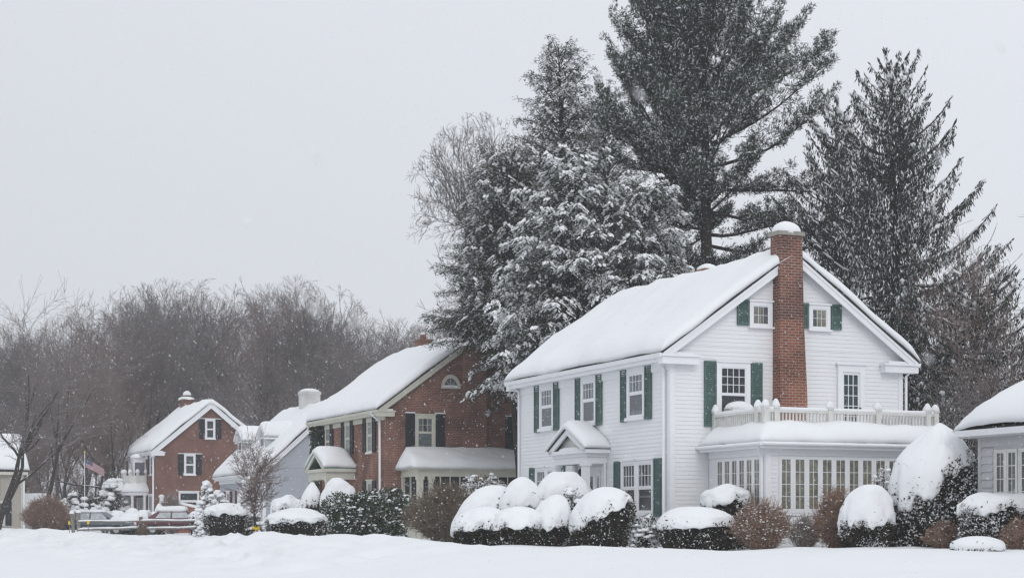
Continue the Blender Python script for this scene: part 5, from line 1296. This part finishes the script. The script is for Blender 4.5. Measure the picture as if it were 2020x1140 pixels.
mound('mounded_shrub', 'long sloping snow mound at left end of the white house shrub group', 906, 1018, 953, 51.5, 1052, 1000, seed=3, skew=.6, group=W_, top=.1)
mound('mounded_shrub', 'lowest wide snow mound at the left front of the shrub group, dark leaves below', 897, 1002, 1000, 48.4, 1046, 1042, dep=.9, seed=4, group=W_, frost=.08, top=.3, skew=.3)
mound('mounded_shrub', 'snow mound with dark twiggy base second from left in the front row', 966, 1068, 996, 47.9, 1044, 1040, dep=.85, seed=5, group=W_, frost=.08, top=.3, skew=.25)
mound('mounded_shrub', 'steep rounded snow dome behind the two low mounds near house corner', 985, 1066, 944, 50.3, 1008, 1000, seed=6, group=W_, top=.15, skew=.22)
mound('mounded_shrub', 'tall snow dome right in front of the front door, reddish twigs at its right', 1056, 1156, 926, 50.4, 998, 975, seed=7, group=W_, top=.15, rag=.06, skew=.2)
mound('mounded_shrub', 'narrow leaning snow mound in the front row below the tall door dome', 1049, 1128, 976, 48.0, 1046, 1040, seed=8, group=W_, skew=.42, top=.15)
leafy('evergreen_shrub', 'loose broad leaved evergreen between two snow domes near front steps', 1103, 1166, 972, 48.8, 3000, RHOD, .085, .3, seed=9, blob=46)
mound('mounded_shrub', 'large egg shaped snow mound left of the double window, brown lower right side', 1129, 1248, 958, 47.2, 1050, 985, seed=10, group=W_, skew=.3, top=.2, n=4200, rag=.10, frost=.1)
leafy('evergreen_shrub', 'small round shrub speckled with snow under the double window', 1236, 1300, 1020, 47.2, 2600, RHOD, .07, .42, seed=11, blob=60, brs=(.06, .11))
mound('clipped_shrub', 'low clipped flat shrub with thick snow cap at the white house corner', 1297, 1450, 1000, 46.0, 1043, 1038, dep=.85, seed=12, n=5000, frost=.05, top=1.0, rag=.05, lumpy=.05, base_in=.78)
mound('mounded_shrub', 'snow capped shrub before the sunroom side windows, behind the clipped one', 1385, 1483, 956, 47.2, 996, 985, dep=.6, seed=13, frost=.25, top=.8, rag=.12, lumpy=.12, leaf=RHOD)
twiggy('twiggy_shrub', 'wide reddish brown leafless bush dusted with snow before the sunroom corner', 1440, 1568, 982, 45.2, 250, BUSHT, 14, snow=700, dep=.6)
twiggy('twiggy_shrub', 'low grey brown leafless bush at the right of the wide reddish one', 1555, 1618, 1018, 45.2, 160, BUSHG, 15, snow=260, dep=.4)
twiggy('twiggy_shrub', 'upright dark red leafless bush left of the round snow mound', 1606, 1692, 962, 44.9, 330, BUSHT, 16, snow=220, dep=.45, tw=1.1)
mound('mounded_shrub', 'round white snow mound left of the giant snowy cone', 1657, 1762, 954, 44.0, 1045, 1030, seed=17, frost=.34, top=.35, n=4600, rag=.12, skew=.12)
mound('mounded_shrub', 'giant snow covered cone shaped evergreen between the two houses', 1758, 1938, 836, 44.4, 1012, 900, dep=1.0, seed=18, frost=.2, top=-.32, n=13000, rag=.13, lumpy=.09, skew=.12, leaf=YEWL, leafL=.085, base_in=.9)
leafy('evergreen_shrub', 'snow speckled shrub tip showing between mound and giant cone', 1712, 1772, 930, 46.4, 2500, BUSHG, .06, .5, seed=19, blob=70, brs=(.05, .09))
mound('clipped_shrub', 'long clipped hedge with bumpy snow cap under neighbour windows', 1892, 2075, 970, 42.0, 1010, 1005, dep=.6, seed=20, n=9000, frost=.22, top=1.2, rag=.14, lumpy=.1, base_in=.92)
mound('low_shrub', 'smallest low snow mound on the lawn in front of the long hedge', 1876, 1980, 1056, 38.6, 1088, 1085, dep=.5, seed=21, n=1200, frost=.3, top=.2, rag=.08, lumpy=.05, base_in=.95)
twiggy('dry_stalks', 'brown dead stalks between the giant cone and the clipped hedge', 1820, 1905, 1026, 43.0, 150, BUSHT, 22, snow=60, dep=.4)
twiggy('dry_stalks', 'thin brown stalks at the lower right corner of the picture', 1975, 2045, 1020, 40.2, 130, BUSHT, 23, snow=50, dep=.4)
twiggy('twiggy_shrub', 'bare upright twigs behind the giant cone beside the neighbour wall', 1900, 1940, 905, 46.5, 90, BUSHG, 24, snow=20, dep=.3)
B_ = 'shrubs before the brown brick house'
leafy('broadleaf_hedge', 'dark green broad leaved hedge flecked with snow before the brick house', 640, 812, 972, 62, 26000, RHOD, .10, .16, seed=25, blob=260, brs=(.03, .075), shape='box', dep=1.3, lump=.22, group=B_)
twiggy('twig_hedge', 'tall brown leafless hedge in front of the brick house side porch', 800, 962, 954, 57, 620, BUSHB, 26, snow=420, dep=.8, tw=1.4, upright=1.0, spread=1.05, group=B_)
leafy('broadleaf_hedge', 'snowy leafy shrub tops against the brick porch screens', 905, 1005, 940, 64, 4500, BUSHB, .1, .4, seed=27, blob=120, brs=(.06, .12), shape='box', dep=.9, group=B_)
mound('mounded_shrub', 'large snow dome right of the brick house entrance column', 632, 704, 944, 66, 1000, 992, seed=28, frost=.15, top=.5, group=B_)
mound('mounded_shrub', 'narrow leaning snow cone left of the brick house entrance column', 590, 634, 954, 67, 1006, 990, seed=29, frost=.15, top=-.1, skew=.4, group=B_)
mound('mounded_shrub', 'long low snow mound with dark fringe before the grey house corner', 522, 648, 1002, 60, 1032, 1028, dep=1.1, seed=30, frost=.2, top=.5, lumpy=.12, group=B_)
mound('mounded_shrub', 'snowy lumpy shrub beside the white garden bench', 534, 604, 976, 70, 1012, 1000, dep=1.0, seed=31, frost=.4, top=.6, lumpy=.2, rag=.2)
G_ = 'shrubs before the grey house'
mound('mounded_shrub', 'wide snow capped shrub left of the young bare tree', 402, 492, 990, 75, 1017, 1014, dep=1.2, seed=32, frost=.12, top=.6, lumpy=.12, group=G_, n=4000)
leafy('dwarf_conifer', 'small snowy cone shaped conifer at the far brick house corner', 382, 434, 944, 80, 3600, SPRU, .10, .4, seed=33, blob=190, brs=(.10, .17), shape='cone', group=G_)
leafy('evergreen_shrub', 'bushy snow laden evergreen before the maroon shuttered windows', 392, 452, 972, 79, 3200, YEWL, .10, .5, seed=34, blob=220, brs=(.1, .17), group=G_)
leafy('dwarf_conifer', 'snow plastered conifer right behind the young bare tree', 458, 522, 936, 78, 5000, YEWL, .10, .42, seed=35, blob=260, brs=(.09, .17), shape='cone', group=G_)
twiggy('twiggy_shrub', 'pale frosted bush against the far brick gable wall', 316, 358, 974, 112, 220, BUSHG, 36, snow=420, dep=1.0, tw=1.6)
mound('mounded_shrub', 'small snow capped shrub between the red sedan and the snowy cone conifer', 372, 402, 1006, 99, 1022, 1020, seed=37, frost=.1, top=.4, n=600)
for i, (a, b, y, D, lab) in enumerate(((214, 252, 1006, 117, 'snow buried low shrub right behind the grey wagon roof'), (240, 282, 1002, 119, 'biggest snow buried shrub under the round porch'), (228, 292, 1011, 109, 'wide smooth snow heap covering shrub right of the grey wagon'), (284, 330, 1009, 108, 'smooth snow heap left of the snow covered red car'), (306, 322, 993, 107, 'narrow upright snow covered shrub at the far brick corner'))):
    mound('buried_shrub', lab, a, b, y, D, 1036, 1034, dep=1.0, seed=40 + i, n=500, frost=.3, top=.5, rag=.04, lumpy=.08, group='buried shrubs at the far brick house', base_in=.95)
L_ = 'shrubs at the wood edge'
twiggy('twiggy_shrub', 'wide reddish leafless bush beside the beige house wall', 44, 142, 978, 106, 520, BUSHT, 46, snow=260, dep=1.2, tw=2.0, group=L_)
leafy('snowy_hedge', 'dark hedge with snow top running behind the flagpole', 118, 214, 978, 124, 9000, YEWL, .17, .22, seed=47, blob=230, brs=(.16, .3), shape='box', dep=.9, group=L_)
leafy('evergreen_shrub', 'snow weighed evergreen left of the round white porch', 200, 250, 950, 125, 5200, YEWL, .17, .35, seed=48, blob=120, brs=(.25, .42), dep=1.2, group=L_)

def ivy():
    t = on_house(BH, 'ivy', 'dark green ivy climbing the far corner of the brown brick house', 'ivy', 0, 0, 0)
    rg = np.random.RandomState(8); N = 7000; y = 9.2 + rg.rand(N) * 1.45; z = rg.rand(N) * 5.9; edge = 9.35 + .35 * fbm(z * 1.3, 0 * z, 0, 2, 4) + .5 * (z < 3.2)
    k = (y > edge); y, z = y[k], z[k]; x = -.04 - rg.rand(len(y)) * .26; N = len(y)
    wrap = rg.rand(N) < .2; P = np.stack([x, y, z], -1); P[wrap, 0] = rg.rand(wrap.sum()) * .5 - .1; P[wrap, 1] = 10.55 + rg.rand(wrap.sum()) * .2
    kites('leaves', P, np.stack([-.4 + rg.randn(N) * .4, rg.randn(N) * .6, -.7 + rg.randn(N) * .4], -1), np.stack([-1 + 0 * y, rg.randn(N) * .4, .4 + 0 * y], -1), rg.uniform(.12, .22, N), rg.uniform(.09, .16, N), [mat('ivy_leaves', (.02, .045, .025), .5, var=.4, island=.5), SNOWT], t, (rg.rand(N) < .06).astype(int))
    m = MB(); 
    for a in (9.6, 10.0, 10.35): m.tube([(-.03, a, 0), (-.04, a + .1, 2), (-.03, a - .1, 4), (-.03, a, 5.6)], .025, 5)
    m.build('stem', CORE, t)
ivy()

# ================================================================== FENCE, CARS, FLAG, BENCH
def fence():
    D = 86; x, y, z = at(278, D); t = thing('split_rail_fence', 'weathered split rail fence topped with snow before the parked cars', 'fence', (0, 0, 0))
    posts = [(155, 1010, D + .4), (278, 1018, D), (395, 1013, D)]; rg = random.Random(4)
    for i, (px, yt, d) in enumerate(posts):
        X = PX(px, d); g = gz(X, d); zt = PZ(yt, d); m = MB(); w = .075
        m.box(X - w, X + w, d - .08, d + .08, g - .4, zt); p = m.build('post', DRAB, t)
        m = MB(); m.blob((X, d, zt), (.13, .11, .14), 10, 4, seed=i); m.build('snow', SNOW, p, True)
    for (a, b) in ((0, 1), (1, 2)):
        for (ya, yb, r) in ((1029, 1027.5, .042), (1045, 1040.5, .045)):
            xa, da = PX(posts[a][0], posts[a][2]), posts[a][2]; xb, db = PX(posts[b][0], posts[b][2]), posts[b][2]
            if a == 1: ya -= 1.5; yb -= .8
            za, zb = PZ(ya, da), PZ(yb, db); pts = [(xa + (xb - xa) * f, da + (db - da) * f - .04, za + (zb - za) * f + .015 * sin(f * 7)) for f in np.linspace(0, 1, 9)]
            m = MB(); m.tube(pts, r, 7); rr = m.build('rail', DRAB, t, True)
            m = MB(); m.tube([(p[0], p[1], p[2] + .055) for p in pts], [.045 + .01 * sin(k * 2.1) for k in range(9)], 7); m.build('snow', SNOW, rr, True)
fence()
def gatepost():
    D = 84; X = PX(146, D); g = gz(X, D); t = thing('leaning_post', 'short weathered post with dead weeds at the left fence end', 'post', (X, D, g))
    m = MB(); m.tube([(0, 0, -.4), (-.05, 0, .35), (-.1, 0, .95)], [.09, .085, .075], 7); m.build('stake', DRAB, t)
    m = MB(); m.blob((-.1, 0, .94), (.12, .12, .12), 8, 4); m.build('snow', SNOW, t, True)
gatepost()
def stump_plant():
    D = 84.6; x, y, z = at(283, D); twiggy('climbing_vine', 'withered snow dusted vine wrapped about the middle fence post', 270, 291, 1028, D, 120, BUSHB, 51, snow=60, dep=.25, tw=1.4, upright=1)
stump_plant()
for px, yt, lab in ((174, 1029, 'small yellow reflector marker at the left end of the rail fence'), (137, 1030, 'tall orange and yellow roadside marker behind the leaning post')):
    D = 84; X = PX(px, D); g = gz(X, D); t = thing('marker', lab, 'marker', (X, D, g)); h = PZ(yt, D) - g
    m = MB(); m.tube([(0, 0, -.2), (0, 0, h)], .02, 6); m.build('stake', DRAB, t)
    m = MB(); m.lathe([(.05, 0), (.06, .04), (.06, .13), (.03, .16)], 0, 0, 10); o = m.build('reflector', YEL, t); o.location = (0, 0, h - .1)

CARG = mat('car_paint_grey_blue', (.10, .12, .15), .35, spec=.5); CARM = mat('car_paint_maroon', (.10, .022, .03), .35, spec=.5)
RUB = mat('rubber', (.02, .02, .02), .8); CGL = glassmat('car_glass', .25); HUB = mat('hubcap', (.35, .35, .36), .35); RED = mat('tail_light', (.45, .03, .02), .3); AMB = mat('amber_light', (.7, .35, .03), .3)
FROST = mat('frosted_glass', (.52, .56, .58), .6, var=.35, vscale=2.5)
def car(name, label, px, D, ang, paint, wagon=True, flip=1, snowT=.12, gl=FROST):
    X = PX(px, D); t = thing(name, label, 'car', (X, D, gz(X, D) - .02), ang)
    L = 4.5; W = .86
    lower = [(-2.2, .32), (-2.26, .62), (-2.2, .93), (-.0, .95), (1.1, .93), (2.1, .78), (2.24, .62), (2.2, .32)]
    top = [(-2.12, .95), (-2.0, 1.40), (-1.6, 1.46), (.1, 1.46), (.45, 1.38), (1.15, .95)] if wagon else [(-1.75, .95), (-1.1, 1.36), (-.8, 1.42), (.15, 1.42), (.45, 1.36), (1.2, .95)]
    def loft(mb, prof, w0, w1, zlo, zhi):
        pts = [[(x * flip, s * (w0 + (w1 - w0) * (z - zlo) / (zhi - zlo)), z) for x, z in prof] for s in (-1, 1)]
        n = len(prof); mb.face(pts[0]); mb.face(pts[1][::-1])
        for i in range(n): j = (i + 1) % n; mb.face([pts[0][i], pts[1][i], pts[1][j], pts[0][j]])
    m = MB(); loft(m, lower, W, W - .03, .3, 1.0); loft(m, top, W - .04, W - .22, .95, 1.46); body = m.build('body', paint, t)
    # side glass on both sides, set just proud of the pillars
    for s in (-1, 1):
        g = MB()
        wy = lambda z: s * (W - .04 - .18 * (z - .95) / .51 + .006)
        qs = [(-1.95, -1.2), (-1.1, -.3), (-.2, .55)] if wagon else [(-1.2, -.35), (-.25, .6)]
        for a, b in qs:
            ztop = 1.36 if wagon else 1.32
            ra = a + (.05 if wagon else .25) * (a < -1); rb = b - (.1 if b > .4 else 0)
            g.face([(a * flip, wy(1.0), 1.0), ((b + (.3 if b > .4 else 0)) * flip, wy(1.0), 1.0), (rb * flip, wy(ztop), ztop), (ra * flip, wy(ztop), ztop)])
        g.build('window', gl, t)
        m = MB(); m.box(.9 * flip - .06, .9 * flip + .06, s * (W + .02), s * (W + .16), .96, 1.1); m.build('mirror', RUB, t)
        m = MB()
        for a in (-1.15, -.25, .7): m.box(a * flip - .008, a * flip + .008, s * (W - .01), s * (W + .004), .45, .93)
        m.box(-2.2, 2.2, s * (W - .0), s * (W + .012), .58, .64); m.build('side_trim', RUB, t)
    for xx in (-1.35, 1.4):
        for s in (-1, 1):
            m = MB(); m.lathe([(.16, -.09), (.31, -.09), (.33, -.06), (.33, .06), (.31, .09), (.16, .09)], 0, 0, 18); w = m.build('wheel', RUB, t); w.rotation_euler = (pi / 2, 0, 0); w.location = (xx * flip, s * (W - .08), .33)
            m = MB(); m.lathe([(.17, -.095), (.17, .095)], 0, 0, 12); m.build('rim', HUB, w)
    for s in (-1, 1):
        m = MB(); m.box(-2.27 * flip - .02, -2.27 * flip + .05, s * .62 - .14, s * .62 + .16 * 1, .66, .92); m.build('tail_light', RED, t)
        m = MB(); m.box(2.2 * flip - .02, 2.2 * flip + .04, s * .6 - .14, s * .6 + .14, .58, .72); m.build('headlight', GLASS, t)
    m = MB(); m.box(-2.33 * flip - .04, -2.33 * flip + .06, -.84, .84, .38, .55); m.box(2.26 * flip - .05, 2.26 * flip + .05, -.84, .84, .36, .52); m.build('bumper', RUB, t)
    def sn(x0, x1, w, hf, T, sd): return snow_sheet('snow', t, min(x0, x1), max(x0, x1), -w, w, hf, T, .16, 12, 8, .03, sd, fr=1.5, over=.0, wob=.01)
    if wagon: sn(-2.02 * flip, .4 * flip, W - .2, lambda X, Y: 1.44 + 0 * X, snowT * .7, 3)
    else: sn(-1.2 * flip, .5 * flip, W - .18, lambda X, Y: 1.40 + 0 * X, snowT, 3)
    sn(1.0 * flip, 2.2 * flip, W, lambda X, Y: .93 - .14 * np.clip(np.abs(X) - 1.1, 0, 2), snowT * 1.4, 4)
    if not wagon: sn(-1.6 * flip, -2.22 * flip, W, lambda X, Y: .94 + 0 * X, snowT * 1.8, 5)
    return t
car('station_wagon', 'dark blue grey station wagon with frosted windows behind the rail fence', 193, 108, radians(-4), CARG, True, 1, .17)
car('sedan', 'dark red sedan thickly covered in snow, behind the fence', 352, 102, radians(3), CARM, False, 1, .28, FROST)

def flag():
    D = 118; X = PX(167, D); g = gz(X, D); t = thing('flagpole', 'slim white flagpole in front of the dark wood', 'flagpole', (X, D, g)); h = PZ(893, D) - g
    m = MB(); m.tube([(0, 0, -.3), (0, 0, h)], [.032, .022], 8); m.build('pole', WHITE, t); m = MB(); m.lathe([(.02, h), (.06, h + .05), (.06, h + .1), (.01, h + .15)], 0, 0, 8); m.build('finial', YEL, t)
    f = thing('flag', 'red, white and blue striped flag hanging limp from the pole', 'flag', (X + .06, D, g + h - .35))
    nx, nz = 27, 13
    cl = {}
    R_ = mat('flag_red', (.34, .09, .10), .8); Wm = mat('flag_white', (.46, .45, .48), .8); Bm = mat('flag_blue', (.07, .08, .15), .8)
    def pt(u, v):                                 # cloth sagging down away from the pole
        a = u * 1.25; return (a * .98, .10 * sin(u * 7 + v * 2) * u, -v * .62 * (1 - .15 * u) - .70 * u ** 1.1 + .0)
    m = MB()
    for j in range(13):
        for i in range(26):
            u0, u1, v0, v1 = i / 26, (i + 1) / 26, j / 13, (j + 1) / 13
            m.cur = 2 if (i < 10 and j < 7) else (0 if j % 2 == 0 else 1)
            if m.cur == 2 and (i + j) % 2 == 0 and 0 < i < 9: 
                pass
            m.face([pt(u0, v0), pt(u0, v1), pt(u1, v1), pt(u1, v0)])
    cloth = m.build('cloth', [R_, Wm, Bm], f, True)
    m = MB()
    for r in range(9):
        for c in range(6 if r % 2 == 0 else 5):
            u = (.03 + c * .062 + (.031 if r % 2 else 0)); v = .035 + r * .056; p = Vector(pt(u, v)); s = .016
            q = [(p.x + s * (1 if k % 2 == 0 else .42) * sin(2 * pi * k / 10), p.y - .012, p.z + s * (1 if k % 2 == 0 else .42) * cos(2 * pi * k / 10)) for k in range(10)]
            m.face(q)
    m.build('stars', Wm, cloth)
flag()

def bench():
    D = 71; X = PX(592, D); g = gz(X, D); t = thing('garden_bench', 'white slatted garden bench heaped with snow beside the entrance', 'bench', (X, D, g), radians(15))
    m = MB()
    for i in range(5): m.box(-.55, .55, .2, .24, .55 + i * .17, .65 + i * .17)
    m.build('backrest', TRIM, t)
    m = MB()
    for i in range(4): m.box(-.55, .55, -.35 + i * .13, -.25 + i * .13, .42, .45)
    m.build('seat', TRIM, t)
    for sx in (-.58, .58):
        for yy in (-.32, .22): m = MB(); m.box(sx - .03, sx + .03, yy - .03, yy + .03, -.2, 1.45 if yy > 0 else .7); m.build('leg', TRIM, t)
        m = MB(); m.box(sx - .05, sx + .05, -.38, .25, .7, .73); m.build('armrest', TRIM, t)
    m = MB(); m.blob((0, -.05, .45), (.56, .3, .22), 14, 5, seed=3)
    m.tube([(-.55, .22, 1.34), (0, .22, 1.36), (.55, .22, 1.34)], .06, 7)
    for sx in (-.58, .58): m.blob((sx, .22, 1.45), (.1, .1, .22), 8, 4)
    m.build('snow', SNOW, t, True)
bench()

# ================================================================== FALLING SNOW AND THE AIR
FLAKE = bpy.data.materials.new('snowflake'); FLAKE.use_nodes = True
_n = FLAKE.node_tree.nodes; _n.clear(); _o = _n.new('ShaderNodeOutputMaterial'); _a = _n.new('ShaderNodeBsdfDiffuse'); _b = _n.new('ShaderNodeBsdfTranslucent'); _m = _n.new('ShaderNodeMixShader')
_a.inputs[0].default_value = _b.inputs[0].default_value = (.96, .97, .98, 1); _m.inputs[0].default_value = .5
FLAKE.node_tree.links.new(_a.outputs[0], _m.inputs[1]); FLAKE.node_tree.links.new(_b.outputs[0], _m.inputs[2]); FLAKE.node_tree.links.new(_m.outputs[0], _o.inputs[0])
def falling_snow():
    rg = np.random.RandomState(12); out = []
    N = 46000; D = 13 + 62 * rg.rand(N) ** .75; px = rg.uniform(-60, 2080, N); py = rg.uniform(-40, 1150, N)
    C = np.stack([PX(px, D), D, CZ + (HY - py) / FPX * D], -1); r = rg.uniform(.0022, .0046, N)
    # a few flakes close by
    n2 = 16; D2 = rg.uniform(1.7, 3.0, n2); C2 = np.stack([PX(rg.uniform(200, 2000, n2), D2), D2, CZ + (HY - rg.uniform(60, 1000, n2)) / FPX * D2], -1)
    C = np.concatenate([C, C2]); r = np.concatenate([r, rg.uniform(.0026, .004, n2)]); N = len(C)
    keep = C[:, 2] > ground(C[:, 0], C[:, 1]) + .05; C, r = C[keep], r[keep]; N = len(C)
    v = np.array([(0, 0, 1), (1, 0, 0), (0, 1, 0), (-1, 0, 0), (0, -1, 0), (0, 0, -1.)]); f = np.array([(0, 1, 2), (0, 2, 3), (0, 3, 4), (0, 4, 1), (5, 2, 1), (5, 3, 2), (5, 4, 3), (5, 1, 4)])
    el = rg.uniform(1.0, 3.0, N); V = v[None] * r[:, None, None] * (1 + rg.uniform(-.3, .3, (N, 6, 1))); V[..., 2] *= el[:, None]
    V[..., 0] += V[..., 2] * rg.uniform(-.75, -.3, N)[:, None]
    V = V + C[:, None]; F_ = (f[None] + (np.arange(N) * 6)[:, None, None]).reshape(-1, 3)
    o = npmesh('falling_snow', V.reshape(-1, 3), F_, FLAKE, None, True)
    tag(o, 'falling snowflakes drifting through the air before the houses', 'snowfall', kind='stuff')
falling_snow()

def haze():
    m = bpy.data.materials.new('haze_air'); m.use_nodes = True; n = m.node_tree.nodes; n.clear(); o = n.new('ShaderNodeOutputMaterial'); v = n.new('ShaderNodeVolumePrincipled')
    v.inputs['Color'].default_value = (.93, .945, .97, 1); v.inputs['Density'].default_value = .0006; v.inputs['Anisotropy'].default_value = 0.0
    m.node_tree.links.new(v.outputs[0], o.inputs['Volume'])
    mb = MB(); mb.box(-470, 470, -260, 700, -3, 45); b = mb.build('haze', m); b.display_type = 'WIRE'; tag(b, 'thin cold snow haze filling the air', 'haze', kind='stuff')
haze()
